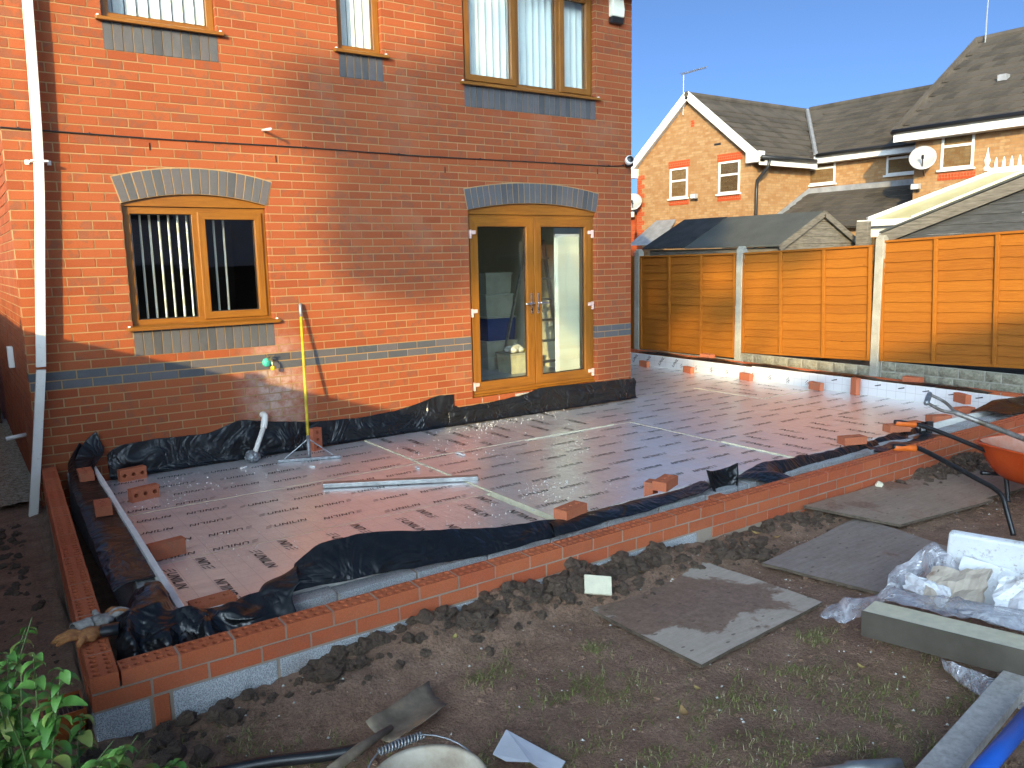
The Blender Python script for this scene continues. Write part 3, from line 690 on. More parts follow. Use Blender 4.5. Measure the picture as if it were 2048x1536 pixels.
# ---------------------------------------------------------------- foil insulation boards
def foil():
    m = Mt('foil'); s = m.sep(); n = m.noise(2.2, 5, .6); w = m.noise(1, 4, .6, m.map((3, 38, 1), rot=(0, 0, .12))); f = m.noise(45, 4, .6)
    lines = None
    for k in (0, 1):
        t = m.math('PINGPONG', s[k], .06); q = m.math('LESS_THAN', t, .0012); lines = q if lines is None else m.math('MAXIMUM', lines, q)
    c = m.mix(m.ramp(n, [(.3, 0), (.7, .6)]), (.92, .90, .89), (.82, .79, .78)); c = m.mix(m.math('MULTIPLY', lines, .35), c, (.2, .17, .17))
    dust = m.math('MULTIPLY', m.ramp(m.noise(1.3, 5, .7), [(.5, 0), (.62, 1)]), m.ramp(m.noise(40, 3, .6), [(.6, 0), (.68, .5)]))
    scr = m.math('MULTIPLY', m.ramp(m.noise(1, 3, .5, m.map((1.2, 60, 1), rot=(0, 0, .2))), [(.66, 0), (.7, .7)]), m.ramp(n, [(.45, 0), (.6, 1)]))
    dd = m.math('MAXIMUM', dust, scr); c = m.mix(dd, c, (.72, .7, .68))
    nr = m.bump(w, .25, .01); nr = m.bump(n, .45, .04, nr)
    M['foil'] = m.out(c, m.math('ADD', m.ramp(f, [(.3, .30), (.7, .35)]), m.math('MULTIPLY', dd, .4)), m.math('SUBTRACT', .66, m.math('MULTIPLY', dd, .6)), nr)
    m = Mt('foil_white'); s = m.sep(); lines = None
    for k in (1, 2):
        t = m.math('PINGPONG', s[k], .06); q = m.math('LESS_THAN', t, .0016); lines = q if lines is None else m.math('MAXIMUM', lines, q)
    c = m.mix(m.math('MULTIPLY', lines, .6), (.74, .74, .75), (.3, .3, .32)); M['foil_white'] = m.out(c, .35, .35, m.bump(m.noise(6, 4), .2, .01))
foil()
plain('foam_edge', (.72, .66, .48), .85, 0, .08, 20, .3); plain('ink', (.03, .03, .033), .4); plain('ink_faint', (.09, .085, .09), .4)
SLAB = .145
def letters():
    """flat strokes of the board print: three slanted bars and the word, unit height, lying along x"""
    q = []; sh = .28
    def poly(*p): q.append([(x+y*sh, y) for x, y in p])
    def I(x, w=.2): poly((x, 0), (x+w, 0), (x+w, 1), (x, 1))
    x = 0
    def U(x):
        poly((x, .25), (x+.2, .25), (x+.2, 1), (x, 1)); poly((x+.8, .25), (x+1., .25), (x+1., 1), (x+.8, 1))
        poly((x, .25), (x+.12, .06), (x+.3, 0), (x+.7, 0), (x+.88, .06), (x+1., .25), (x+.8, .25), (x+.7, .2), (x+.3, .2), (x+.2, .25))
    def N(x):
        poly((x, 0), (x+.2, 0), (x+.2, 1), (x, 1)); poly((x+.8, 0), (x+1., 0), (x+1., 1), (x+.8, 1)); poly((x+.2, .72), (x+.8, 0), (x+.8, .3), (x+.2, 1))
    def L(x): poly((x, 0), (x+.75, 0), (x+.75, .2), (x+.2, .2), (x+.2, 1), (x, 1))
    U(0); N(1.25); I(2.5); L(2.95); I(3.9); N(4.35)
    logo = [[(xx-1.5+k*.1+y*.15, y) for xx, y in ((0, .0+k*.42-.1), (.95, .16+k*.42-.1), (1.0, .30+k*.42-.1), (.05, .1+k*.42-.1))] for k in range(3)]
    return q, logo
WORD, LOGO = letters()
def put(mb, polys, x, y, z, size, ang, clip, keep=1.0):
    c, s = math.cos(ang), math.sin(ang)
    for p in polys:
        pts = [((u-2.0)*size*.9, v*size) for u, v in p]; pts = [(x+u*c-v*s, y+u*s+v*c) for u, v in pts]
        if all(clip[0] < u < clip[1] and clip[2] < v < clip[3] for u, v in pts) and random.random() < keep: mb.quad(*[(u, v, z) for u, v in pts])
def iboard(label, x0, x1, y0, y1, rot, dz=0):
    t = thing('insulation_board', label, 'insulation board', ((x0+x1)/2, (y0+y1)/2, .04), 'foil insulation boards of the floor')
    zt = SLAB+dz; obj('foam_core', MB().box(x0, x1, y0, y1, .041, zt-.001), M['foam_edge'], t)
    f = MB(); e = .005; nx = max(2, int((x1-x0)/.15)); ny = max(2, int((y1-y0)/.15))
    f.grid([[(x0+e+(x1-x0-2*e)*i/nx, y0+e+(y1-y0-2*e)*j/ny, zt+.0012*nz(i, j, x0, .7)) for i in range(nx+1)] for j in range(ny+1)]); obj('foil_facing', f, M['foil'], t, True)
    w, l = MB(), MB(); cl = (x0+.01, x1-.01, y0+.01, y1-.01); z = zt+.0026
    if rot:
        k = 0; x = x0+.12
        while x < x1-.05:
            y = y0-.2+(.2 if k % 2 else 0)
            while y < y1+.2:
                for P, mb, kp in ((WORD, w, 1), (LOGO, l, 1)): put(mb, P, x, y, z, .058, R(90) if k % 2 else R(-90), cl, kp)
                y += .56
            x += .255; k += 1
    else:
        j = 0; x = x0+.16
        while x < x1+.1:
            y = y0+.06+(.0, .02, .19, .17)[j % 4]*1.0; k = 0
            while y < y1-.03:
                for P, mb, kp in ((WORD, w, 1), (LOGO, l, 1)): put(mb, P, x+(.05 if k % 2 else 0), y, z, .047, math.pi if (j % 2) else 0, cl, kp)
                y += .295; k += 1
            x += .40; j += 1
    if w.v: obj('printed_word', w, M['ink'], t, kind='stuff')
    if l.v: obj('printed_logo', l, M['ink_faint'], t, kind='stuff')
    return t
ft = -.0
iboard('foil board under the squeegee and the waste pipe', .37, 2.815, -1.19, -.03, 0, .002)
iboard('foil board under the left half of the aluminium straight edge', .33, 2.815, -2.36, -1.195, 0)
iboard('foil board with crosswise print in the front left corner', .29, 2.76, -3.57, -2.365, 1, .001)
iboard('dusty foil board with crosswise print below the french doors', 2.825, 5.25, -1.08, -.03, 1, .010)
iboard('foil board at the right end of the straight edge', 2.825, 4.05, -3.57, -1.087, 0, .008)
iboard('foil board beside the curled black sheet', 4.062, 5.468, -3.56, -1.087, 0)
iboard('foil board with crosswise print behind the wheelbarrow handles', 5.478, 7.70, -3.55, -2.35, 1, .012)
iboard('foil board behind the one with crosswise print near the wheelbarrow', 5.478, 7.70, -2.34, -1.088, 0, .002)
iboard('foil board running past the house corner in front of the pier', 5.262, 7.68, -1.08, .012, 0)
iboard('foil board against the far upstand behind the shovel handle', 7.712, 8.84, -3.55, -1.1, 0)
iboard('foil board with crosswise print by the middle bricks of the far upstand', 7.692, 8.84, -1.09, .012, 1, .003)
iboard('foil board beside the house corner next to the fence', 6.57, 8.84, .024, 1.25, 0, -.002)
iboard('farthest foil board behind the house corner', 6.57, 8.84, 1.258, 2.55, 0, -.002)
# upstands round the edge
def upstand(label, a, b, th, zt, mat='foam_edge', inner=None):
    a = Vector(a); b = Vector(b); d = (b-a).normalized(); n = Vector((-d.y, d.x, 0))
    t = thing('upstand_board', label, 'insulation board', tuple((a+b)/2), 'upstand boards round the floor edge')
    k = 10; mb = MB()
    rows = []
    for i in range(k+1):
        p = a+(b-a)*i/k; w = Vector((.003*nz(i, 1, 0, 1.3), .003*nz(i, 5, 0, 1.3), 0)); z1 = zt+.003*nz(i, 9, 0, 1.1); q = p+w
        rows.append([tuple(q-n*th/2+Vector((0, 0, .05))), tuple(q-n*th/2+Vector((0, 0, z1))), tuple(q+n*th/2+Vector((0, 0, z1))), tuple(q+n*th/2+Vector((0, 0, .05)))])
    mb.grid(rows); mb.quad(*rows[0]); mb.quad(*rows[-1]); obj('foam', mb, M[mat], t, bevel=.002)
    return t, n
plain('foam_white', (.78, .76, .70), .8, 0, .06, 14, .3)
upstand('white foam upstand along the left edge of the floor', (.375, -.045, 0), (.285, -3.58, 0), .034, .32, 'foam_white')
upstand('white foam upstand along the front edge beside the left corner', (.30, -3.60, 0), (2.75, -3.59, 0), .024, .318, 'foam_white')
upstand('white foam upstand in the middle of the front edge', (2.76, -3.59, 0), (5.2, -3.57, 0), .024, .316, 'foam_white')
upstand('white foam upstand of the front edge by the wheelbarrow', (5.21, -3.57, 0), (8.83, -3.56, 0), .024, .312, 'foam_white')
for lab, y0, y1, z in (('white foil upstand of the far edge with slanted bar marks', .0, 2.55, .322), ('white foil upstand of the far edge nearer the wheelbarrow', -3.54, -.01, .336)):
    t, n = upstand(lab, (8.865, y0, 0), (8.865, y1, 0), .03, z, 'foam_white')
    obj('foil_facing', MB().quad((8.8475, y0+.01, .15), (8.8475, y1-.01, .15), (8.8475, y1-.01, z-.004), (8.8475, y0+.01, z-.004)), M['foil_white'], t)
    w = MB()
    def vput(polys, yy, zz, size, ang):
        c, s = math.cos(ang), math.sin(ang)
        for p in polys:
            pts = [((u-1)*size, v*size) for u, v in p]; pts = [(yy-(u*c-v*s), zz+u*s+v*c) for u, v in pts]
            if all(.152 < b < z-.006 for a, b in pts): w.quad(*[(8.8452, a, b) for a, b in pts])
    y = y1-.12
    while y > y0+.1:
        if y > 1.3: vput(WORD, y-.05, .2, .045, R(50))
        elif y > -1.2: vput([[(u*.8, v) for u, v in p] for p in LOGO], y, .22, .055, R(50)); vput([[(u, v) for u, v in p] for p in LOGO], y, .235, .06, R(35))
        else: vput([[(0, 0), (.25, 0), (1.1, .95), (.9, 1.1)], [(.0, 0), (.2, -.1), (.25, 1.05), (.05, 1.1)]], y, z-.09, .06, R(-35))
        y -= .30
    if w.v: obj('printed_mark', w, M['ink'], t, kind='stuff')
# ---------------------------------------------------------------- orange fence along the far side
def fencewood():
    m = Mt('fence_orange'); r = m.rnd(); off = m.math('MULTIPLY', r, 23)
    v = m.new('VectorMath'); v.operation = 'ADD'; m.l.new(m.co(), v.inputs[0]); m.l.new(m.comb(0, off, off), v.inputs[1])
    g = m.noise(6, 6, .65, m.map((4, .7, 14), v=v.outputs[0]), .8); k = m.voro(2.3, m.map((1, 1, 3.5), v=v.outputs[0]))
    c = m.ramp(g, [(.25, (.19, .055, .005)), (.5, (.27, .085, .008)), (.75, (.33, .115, .013))]); c = m.mix(.35, c, m.ramp(r, [(0, (.2, .058, .006)), (1, (.34, .115, .012))]))
    c = m.mix(m.ramp(k, [(.02, .8), (.06, 0)]), c, (.1, .03, .008)); M['fence_orange'] = m.out(c, .75, 0, m.bump(g, .4, .006), .3)
fencewood()
def concmat():
    m = Mt('cast_concrete'); n = m.noise(5, 6, .65); f = m.noise(120, 3, .8); c = m.ramp(n, [(.3, (.2, .185, .15)), (.7, (.37, .35, .29))]); c = m.mix(.3, c, m.ramp(f, [(.3, (.12, .12, .1)), (.7, (.55, .53, .46))]))
    M['cast_concrete'] = m.out(c, .9, 0, m.bump(f, .6, .004), .2)
    m = Mt('stone_face'); n = m.noise(9, 6, .7); f = m.noise(38, 5, .75); c = m.ramp(n, [(.3, (.13, .12, .085)), (.7, (.36, .33, .25))]); M['stone_face'] = m.out(m.mix(.4, c, m.ramp(f, [(.3, (.08, .075, .05)), (.7, (.42, .39, .3))])), .95, 0, m.bump(m.math('ADD', n, f), 1, .02), .2)
concmat()
FXP = 9.3
def slat_mesh(L, seed):
    mb = MB(); n = 22; t, b = [], []
    for i in range(n+1):
        y = -L/2+L*i/n; b.append((y, -.082+.012*nz(i, seed, 0, .33)+.004*nz(i, seed, 3, 1.1))); t.append((y, .07))
    for x, dx in ((0, 0),): pass
    f = [[(-.018, y, z) for y, z in b], [(.004, y, z) for y, z in t]]; bk = [[(-.009, y, z) for y, z in b], [(.011, y, z) for y, z in t]]
    mb.grid(f); mb.grid(bk); mb.grid([f[0], bk[0]]); mb.grid([f[1], bk[1]]); return mb.mesh('slat', M['fence_orange'])
def post(y, z0, z1, label):
    t = thing('fence_post', label, 'fence post', (FXP, y, z0), 'concrete fence posts')
    obj('shaft', MB().box(FXP-.06, FXP+.06, y-.055, y+.055, -.2, z1-.03), M['cast_concrete'], t, bevel=.008)
    mb = MB(); z = z1-.03; mb.box(FXP-.055, FXP+.055, y-.05, y+.05, z, z+.015); mb.prism([(FXP-.05, y-.045, z+.015), (FXP+.05, y-.045, z+.015), (FXP+.02, y-.045, z+.045), (FXP-.02, y-.045, z+.045)], (0, .09, 0)); obj('cap', mb, M['cast_concrete'], t, bevel=.004)
def panel(ya, yb, za, zb, top_a, top_b, label, gz):
    """panel from ya (left) to yb, bottoms za/zb, tops top_a/top_b"""
    L = ya-yb; yc_ = (ya+yb)/2; t = thing('lap_fence', label, 'fence panel', (FXP, yc_, (za+zb)/2), 'orange lap fence panels')
    sl_ = (zb-za)/(yb-ya); rx = math.atan(sl_); H = ((top_a+top_b)-(za+zb))/2; t.rotation_euler.x = rx
    sm = [slat_mesh(L-.03, s) for s in range(5)]; n = 12
    for i in range(n):
        o = bpy.data.objects.new('slat', sm[(i*3) % 5]); C.objects.link(o); o.parent = t; o.location = (.002*(i % 2), 0, .085+(H-.13)*i/(n-1)); o.rotation_euler = (random.uniform(-.004, .004), 0, 0 if i % 2 else math.pi*0)
    for k, f in enumerate((-.5, -.17, .17, .5)):
        y = f*(L-.05); local('batten', MB().box(-.045, -.016, y-.022, y+.022, 0, H), M['fence_orange'], t, bevel=.003)
    local('top_rail', MB().box(-.04, .03, -L/2, L/2, H, H+.028), M['fence_orange'], t, bevel=.004); local('bottom_rail', MB().box(-.036, -.0125, -L/2+.05, L/2-.05, .0, .035), M['fence_orange'], t, bevel=.003)
    for k in range(gz):
        hb = .15 if k else .3
        g = thing('gravel_board', label.replace('orange lap fence panel', 'stone-faced concrete gravel board under the panel') + (' (upper)' if k else ''), 'gravel board', (FXP, yc_, -.02), 'stone-faced gravel boards')
        z0, z1 = (.03, za-.16 if gz > 1 else min(za, zb)-.004) if k == 0 else (za-.155, min(za, zb)-.004)
        obj('board', MB().box(FXP-.012, FXP+.02, yb+.01, ya-.01, z0, z1), M['cast_concrete'], g)
        rows = max(1, round((z1-z0)/.14)); rh = (z1-z0)/rows
        for r_ in range(rows):
            y = yb+.02
            while y < ya-.05:
                w = min(random.choice((.18, .24, .3, .36)), ya-.02-y)
                if w > .06:
                    mb = MB(); a, b, c, d = y+.006, y+w-.006, z0+r_*rh+.006, z0+(r_+1)*rh-.006; q = 5
                    gr = [[(FXP-.013-.022*min(1, 4*min(i, q-i)/q)*min(1, 3*min(j, 3-j)/3)*(1+.5*nz(a+i, c+j, 1, 1.7)), a+(b-a)*i/q, c+(d-c)*j/3) for i in range(q+1)] for j in range(4)]
                    mb.grid(gr); obj('stone', mb, M['stone_face'], g, True)
                y += w
P_ = 'orange lap fence panel'
post(2.76, 0, 2.02, 'concrete fence post beside the house corner'); post(.58, 0, 2.02, 'concrete fence post between the green shed and the pointed shed gable'); post(-1.62, 0, 2.11, 'concrete fence post in front of the conservatory gutter'); post(-3.83, 0, 2.2, 'concrete fence post beyond the black timber shed')
panel(2.70, .64, .335, .36, 1.90, 1.905, P_+' nearest the house corner with dappled shade', 1)
panel(.52, -1.56, .45, .52, 1.90, 1.99, P_+' in front of the shed gable', 1)
panel(-1.68, -3.77, .53, .615, 2.03, 2.11, P_+' in front of the black timber shed', 1)
panel(-3.89, -5.9, .6, .65, 2.1, 2.15, P_+' past the wheelbarrow', 1); post(-5.97, 0, 2.25, 'concrete fence post at the far end past the wheelbarrow')
panel(4.9, 2.82, .3, .32, 1.88, 1.89, P_+' hidden behind the house', 1)

plain('pvc_far', (.62, .62, .6), .4, 0, .05, 4, .02)
# ---------------------------------------------------------------- buildings behind the fence
def farbrick(name, a, b, c_, mo_, sx=1.0):
    m = Mt(name); s = m.sep(); v = m.comb(m.math('ADD', s[0], s[1]), s[2], 0)
    bt = m.new('TexBrick'); m.l.new(v, bt.inputs[0]); bt.inputs['Scale'].default_value = 1; bt.inputs['Brick Width'].default_value = .225; bt.inputs['Row Height'].default_value = .075
    bt.inputs['Mortar Size'].default_value = .006; bt.inputs['Bias'].default_value = -.1; bt.inputs['Color1'].default_value = (*a, 1); bt.inputs['Color2'].default_value = (*b, 1); bt.inputs['Mortar'].default_value = (*mo_, 1)
    n = m.noise(7, 3, .6); M[name] = m.out(m.mix(m.ramp(n, [(.45, 0), (.7, .6)]), bt.outputs[0], c_), .9, 0, m.bump(bt.outputs['Fac'], .3, -.01), .2)
farbrick('brick_buff', (.27, .14, .06), (.34, .215, .11), (.22, .105, .045), (.22, .15, .09)); farbrick('brick_far_red', (.33, .05, .018), (.37, .07, .027), (.28, .043, .018), (.3, .14, .07))
tilemat('roof_tile_far', (.03, .027, .024), (.085, .073, .062), .5)
TILE = {}
def roof_slope(part, o_, u, v, nu, nv, wu, gv, mat, skipf=None, thick=.042):
    """individual tiles: origin o_ at the eaves, u along the eaves, v up the slope"""
    o_, u, v = Vector(o_), Vector(u).normalized(), Vector(v).normalized(); n = u.cross(v).normalized()
    if n.z < 0: n = -n
    key = (wu, gv, mat)
    if key not in TILE:
        TILE[key] = MB().box(-wu/2+.003, wu/2-.003, -.02, gv*1.28, -thick/2, thick/2).mesh('roof_tile', M[mat])
    rot = Matrix((u, v, n)).transposed().to_4x4() @ Matrix.Rotation(-.1, 4, 'X')
    inv = wloc(part)
    for j in range(nv):
        for i in range(nu+1):
            c = o_+u*(wu*(i+(0 if j % 2 else .5)))+v*(gv*j)+n*.02
            if skipf and skipf(c): continue
            t = bpy.data.objects.new('roof_tile', TILE[key]); C.objects.link(t); t.parent = part
            t.matrix_basis = Matrix.Translation(c-inv) @ rot @ Matrix.Rotation(random.uniform(-.006, .006), 4, 'Z')
def far_window(par, X, y0, y1, z0, z1, split=.42, dark='glass_dim', name='window'):
    """window in a wall that faces -x"""
    w = .055; mb = MB(); v = []
    mb.box(X-.03, X+.04, y0, y0+w, z0, z1); mb.box(X-.03, X+.04, y1-w, y1, z0, z1); mb.box(X-.029, X+.04, y0+w, y1-w, z0, z0+w); mb.box(X-.029, X+.04, y0+w, y1-w, z1-w, z1)
    zm = z1-(z1-z0)*split; mb.box(X-.028, X+.04, y0+w, y1-w, zm-.03, zm+.03)
    # weld into one frame
    f = obj(name, mb, M['pvc_far'], par)
    obj('pane', MB().box(X+.0, X+.006, y0+w, y1-w, z0+w, zm-.03), M[dark], f); obj('pane', MB().box(X+.0, X+.006, y0+w, y1-w, zm+.03, z1-w), M[dark], f)
    obj('sill', MB().box(X-.09, X+.04, y0-.05, y1+.05, z0-.05, z0-.001), M['pvc_far'], f)
    obj('blind', MB().box(X+.06, X+.065, y0+w, y1-w, zm+.05, z1-w), M['blind'], f); obj('room_back', MB().box(X+.5, X+.52, y0-.2, y1+.2, z0-.1, z1+.1), M['room_dark'], f)
def soldier_row(par, X, y0, y1, z0, z1, name='soldier_brick'):
    n = max(2, round((y1-y0)/.075)); p = (y1-y0)/n; me = MB().box(-.012, .03, -p/2+.004, p/2-.004, z0-z0, z1-z0).mesh(name, M['brick_far_red'])
    for i in range(n): link(name, me, par, (X, y0+p*(i+.5), z0))
HX = 19.2
hA = thing('gabled_house', 'buff brick house with white-edged gable behind the green shed', 'house', (HX, 10.8, 0))
ga, gb, ge, gr_ = 8.37, 13.14, 4.87, 6.75; gm_ = (ga+gb)/2
wl = MB().prism([(HX, ga, 0), (HX, gb, 0), (HX, gb, ge), (HX, gm_, gr_), (HX, ga, ge)], (7, 0, 0)); obj('wing_wall', wl, M['brick_buff'], hA)
wl = MB(); MX = 22.0
wl.box(MX, MX+6.5, 3.6, ga+.2, 0, 4.9); obj('main_wall', wl, M['brick_buff'], hA)
for (y0, y1, z0, z1) in ((10.86, 11.62, 3.72, 4.66), (8.80, 9.60, 3.72, 4.66)):
    far_window(hA, HX-.0, y0, y1, z0, z1); soldier_row(hA, HX, y0-.08, y1+.08, z1+.01, z1+.24); soldier_row(hA, HX, y0-.05, y1+.05, z0-.22, z0-.06)
for (y0, y1, z0, z1) in ((7.5, 8.66, 3.98, 4.80), (4.75, 5.87, 4.05, 4.83)): far_window(hA, MX, y0, y1, z0, z1)
for k in range(30):
    z = .1+k*.15; obj('quoin_brick', MB().box(HX-.012, HX+.2, gb-(.34 if k % 2 else .22), gb+.004, z, z+.14), M['brick_far_red'], hA)
obj('vent', MB().box(HX-.015, HX+.02, gm_-.14, gm_+.0, 5.85, 6.05), M['brick_far_red'], hA); obj('slot_vent', MB().box(HX-.012, HX+.02, 9.55, 9.8, 5.18, 5.24), M['dark_plastic'], hA)
sl_g = math.atan2(gr_-ge, (gb-ga)/2)
# barge boards
for s in (-1, 1):
    e = Vector((HX-.22, gm_+s*((gb-ga)/2+.42), ge-.42*math.tan(sl_g)+.05)); a = Vector((HX-.22, gm_, gr_+.05))
    obj('barge_board', MB().bar(e, a, .035, .24, (0, 0, 1)), M['pvc_far'], hA); obj('verge_soffit', MB().prism([tuple(e+Vector((.02, 0, -.06))), tuple(a+Vector((.02, 0, -.06))), tuple(a+Vector((.22, 0, -.06))), tuple(e+Vector((.22, 0, -.06)))], (0, 0, .02)), M['pvc_far'], hA)
    obj('eaves_box', MB().box(HX-.24, HX+.0, gm_+s*((gb-ga)/2+.2)-.24, gm_+s*((gb-ga)/2+.2)+.24, ge-.36, ge-.06), M['pvc_far'], hA)
wr = obj('wing_roof', MB().prism([(HX-.2, ga-.4, ge-.27), (HX-.2, gm_, gr_+.04), (HX-.2, gb+.4, ge-.27), (HX-.2, gb+.4, ge-.3), (HX-.2, gm_, gr_), (HX-.2, ga-.4, ge-.3)], (6.5, 0, 0)), M['roof_tile_far'], hA)
cs, sn = math.cos(sl_g), math.sin(sl_g)
pitch_m = math.atan2(6.78-4.9, 3.2)
def valley(c): return c.x > MX-.35 and (c.x-MX)*math.tan(pitch_m)+4.9 > c.z+.02
roof_slope(wr, (HX+.02, ga-.42, ge-.26), (1, 0, 0), (0, cs, sn), 21, 9, .30, .335, 'roof_tile_far', lambda c: valley(c) or c.x > 25)
roof_slope(wr, (HX+.02, gb+.42, ge-.26), (1, 0, 0), (0, -cs, sn), 8, 9, .30, .335, 'roof_tile_far', lambda c: c.x > 22)
rg = MB().tube([(HX-.24, gm_, gr_+.07), (25.2, gm_, gr_+.07)], .09, 8); obj('ridge_cap', rg, M['roof_tile_far'], wr)
mr = obj('main_roof', MB().prism([(MX-.3, 3.4, 4.74), (MX-.3, 3.4, 4.78), (MX+3.2, 3.4, 6.85), (MX+6.8, 3.4, 4.78), (MX+6.8, 3.4, 4.74), (MX+3.2, 3.4, 6.8)], (0, 7.3, 0)), M['roof_tile_far'], hA)
def wingside(c): return c.y > ga-.6 and ge-.3+(c.y-(ga-.42))*math.tan(sl_g) > c.z-.02
roof_slope(mr, (MX-.33, 3.5, 4.8), (0, 1, 0), (math.cos(pitch_m), 0, math.sin(pitch_m)), 20, 11, .30, .345, 'roof_tile_far', wingside)
obj('ridge_cap', MB().tube([(MX+3.2, 3.4, 6.88), (MX+3.2, 10.72, 6.88)], .09, 8), M['roof_tile_far'], mr)
obj('valley_gutter', MB().tube([(MX-.3, ga-.38, 4.84), (MX+2.95, gm_-.1, 6.82)], .07, 6), M['lead'], mr)
obj('fascia', MB().box(MX-.36, MX-.32, 3.5, ga-.35, 4.58, 4.78), M['pvc_far'], hA); obj('soffit', MB().box(MX-.32, MX, 3.5, ga-.0, 4.58, 4.6), M['pvc_far'], hA)
obj('wing_fascia', MB().box(HX-.2, MX-.3, ga-.44, ga-.40, ge-.45, ge-.25), M['pvc_far'], hA)
obj('gutter', MB().tube([(MX-.43, 3.5, 4.8), (MX-.43, ga-.5, 4.8)], .06, 8), M['dark_plastic'], hA, True); obj('wing_gutter', MB().tube([(HX-.2, ga-.5, ge-.24), (MX-.45, ga-.5, ge-.24)], .06, 8), M['dark_plastic'], hA, True)
obj('drain_pipe', MB().tube([(HX+.15, ga-.5, ge-.28), (HX+.15, ga-.45, ge-.5), (HX+.15, ga-.08, ge-.85), (HX+.15, ga-.06, ge-1.1), (HX+.15, ga-.06, .2)], .05, 8), M['dark_plastic'], hA, True)
# lean-to of the main range and canopy of the wing
lt = obj('lean_to_roof', MB().prism([(HX+.6, 3.2, 2.55), (HX+.6, 3.2, 2.6), (MX, 3.2, 3.75), (MX, 3.2, 3.68)], (0, ga-3.2+.1, 0)), M['roof_tile_far'], hA)
pl_ = math.atan2(1.15, MX-HX-.6); roof_slope(lt, (HX+.57, 3.3, 2.6), (0, 1, 0), (math.cos(pl_), 0, math.sin(pl_)), 15, 7, .33, .345, 'roof_tile_far')
obj('lead_flashing', MB().box(MX-.1, MX-.004, 3.3, ga-.02, 3.72, 3.88), M['lead'], hA)
obj('side_flashing', MB().bar((HX+.6, ga-.02, 2.68), (MX, ga-.02, 3.84), .03, .16), M['lead'], hA)
obj('lean_to_wall', MB().box(HX+.9, MX, 3.3, ga-.01, 0, 2.54), M['brick_buff'], hA)
cn = MB().prism([(HX-.9, gb-.6, 2.25), (HX-.9, gm_+.4, 2.25), (HX-.003, gm_+.6, 3.0), (HX-.003, gb-.9, 3.0)], (0, 0, .06)); obj('canopy_roof', cn, M['lead'], hA)
# satellite dishes, aerials, lamps are fixed on, each one a thing of its own
plain('dish_grey', (.27, .27, .27), .5, 0, .1, 6, .05)
def dish(label, c, r, aim):
    t = thing('satellite_dish', label, 'satellite dish', c); a = Vector(aim).normalized(); q = a.to_track_quat('Z', 'Y').to_matrix().to_4x4()
    mb = MB().lathe([(r*k/6, .18*r*(k/6)**2-.18*r) for k in range(7)], seg=26).xf(q); local('reflector', mb, M['dish_grey'], t, True)
    t.children[0].modifiers.new('solid', 'SOLIDIFY').thickness = .01
    local('arm', MB().tube([a*0-Vector((0, 0, r*.9)), a*r*.75-Vector((0, 0, r*.35))], .014, 6), M['dark_plastic'], t); local('receiver', MB().tube([a*r*.72-Vector((0, 0, r*.4)), a*r*.9-Vector((0, 0, r*.2))], .03, 8), M['dark_plastic'], t)
    local('bracket', MB().tube([(0, 0, -.05), tuple(-a*.15+Vector((0, 0, -.15))), tuple(-a*.32+Vector((.1, 0, -.3)))], .018, 6), M['dark_plastic'], t)
dish('pale grey satellite dish at the left corner of the gabled house', (HX-.35, gb-.15, 3.72), .30, (-.75, -.6, .35))
dish('pale grey satellite dish by the corner of the taller house', (19.55, 3.5, 4.16), .31, (-.85, -.45, .35))
def aerial(label, base, h, n, L):
    t = thing('aerial', label, 'aerial', base); local('mast', MB().tube([(0, 0, 0), (0, 0, h)], .018, 6), M['aluminium'], t)
    if n:
        local('boom', MB().tube([(0, .1, h-.03), (0, -L, h+.02)], .012, 6), M['aluminium'], t)
        for i in range(n): y = .05-L*i/n; local('element', MB().tube([(-.12, y, h), (.12, y, h)], .007, 5), M['aluminium'], t)
aerial('television aerial on the apex of the gable', (HX-.1, gm_+.25, gr_-.5), 1.25, 12, .95); aerial('tall thin mast on the taller roof', (23.3, 4.0, 7.4), 2.3, 0, 0)
def lamp(label, c):
    t = thing('floodlight', label, 'floodlight', c); local('head', MB().box(-.12, .02, -.1, .1, -.07, .07), M['dish_grey'], t, bevel=.01); local('glass', MB().box(-.125, -.121, -.08, .08, -.05, .05), M['white_plastic'], t); local('arm', MB().box(.02, .1, -.02, .02, -.13, -.03), M['dark_plastic'], t)
lamp('round dark floodlight between the gable windows', (HX-.1, 10.45, 3.72)); lamp('pale floodlight under the eaves of the taller house', (19.88, 1.85, 4.75)); lamp('small pale lamp under the satellite dish of the taller house', (19.9, 3.8, 3.5))
# taller house on the right
RX = 20.0
hB = thing('tall_house', 'buff brick house with steep dark tiled roof behind the conservatory', 'house', (RX, 1, 0))
obj('wall', MB().box(RX, RX+7, -6.0, 3.95, 0, 4.92), M['brick_buff'], hB); far_window(hB, RX, 2.5, 3.28, 3.86, 4.8); soldier_row(hB, RX, 2.44, 3.34, 3.6, 3.78)
obj('gable_wall', MB().prism([(RX, 3.94, 4.92), (RX+7, 3.94, 4.92), (RX+3.5, 3.94, 7.4)], (0, -.2, 0)), M['brick_buff'], hB)
pr = math.atan2(2.67, 3.85)
rb_ = obj('roof', MB().prism([(RX-.35, -6.2, 4.8), (RX-.35, -6.2, 4.85), (RX+3.5, -6.2, 7.52), (RX+7.4, -6.2, 4.85), (RX+7.4, -6.2, 4.8), (RX+3.5, -6.2, 7.46)], (0, 10.5, 0)), M['roof_tile_far'], hB)
roof_slope(rb_, (RX-.4, -.6, 4.85), (0, 1, 0), (math.cos(pr), 0, math.sin(pr)), 16, 13, .31, .355, 'roof_tile_far', lambda c: c.y > 4.2)
obj('verge', MB().bar((RX-.42, 4.33, 4.86), (RX+3.5, 4.33, 7.58), .12, .1), M['roof_tile_far'], rb_)
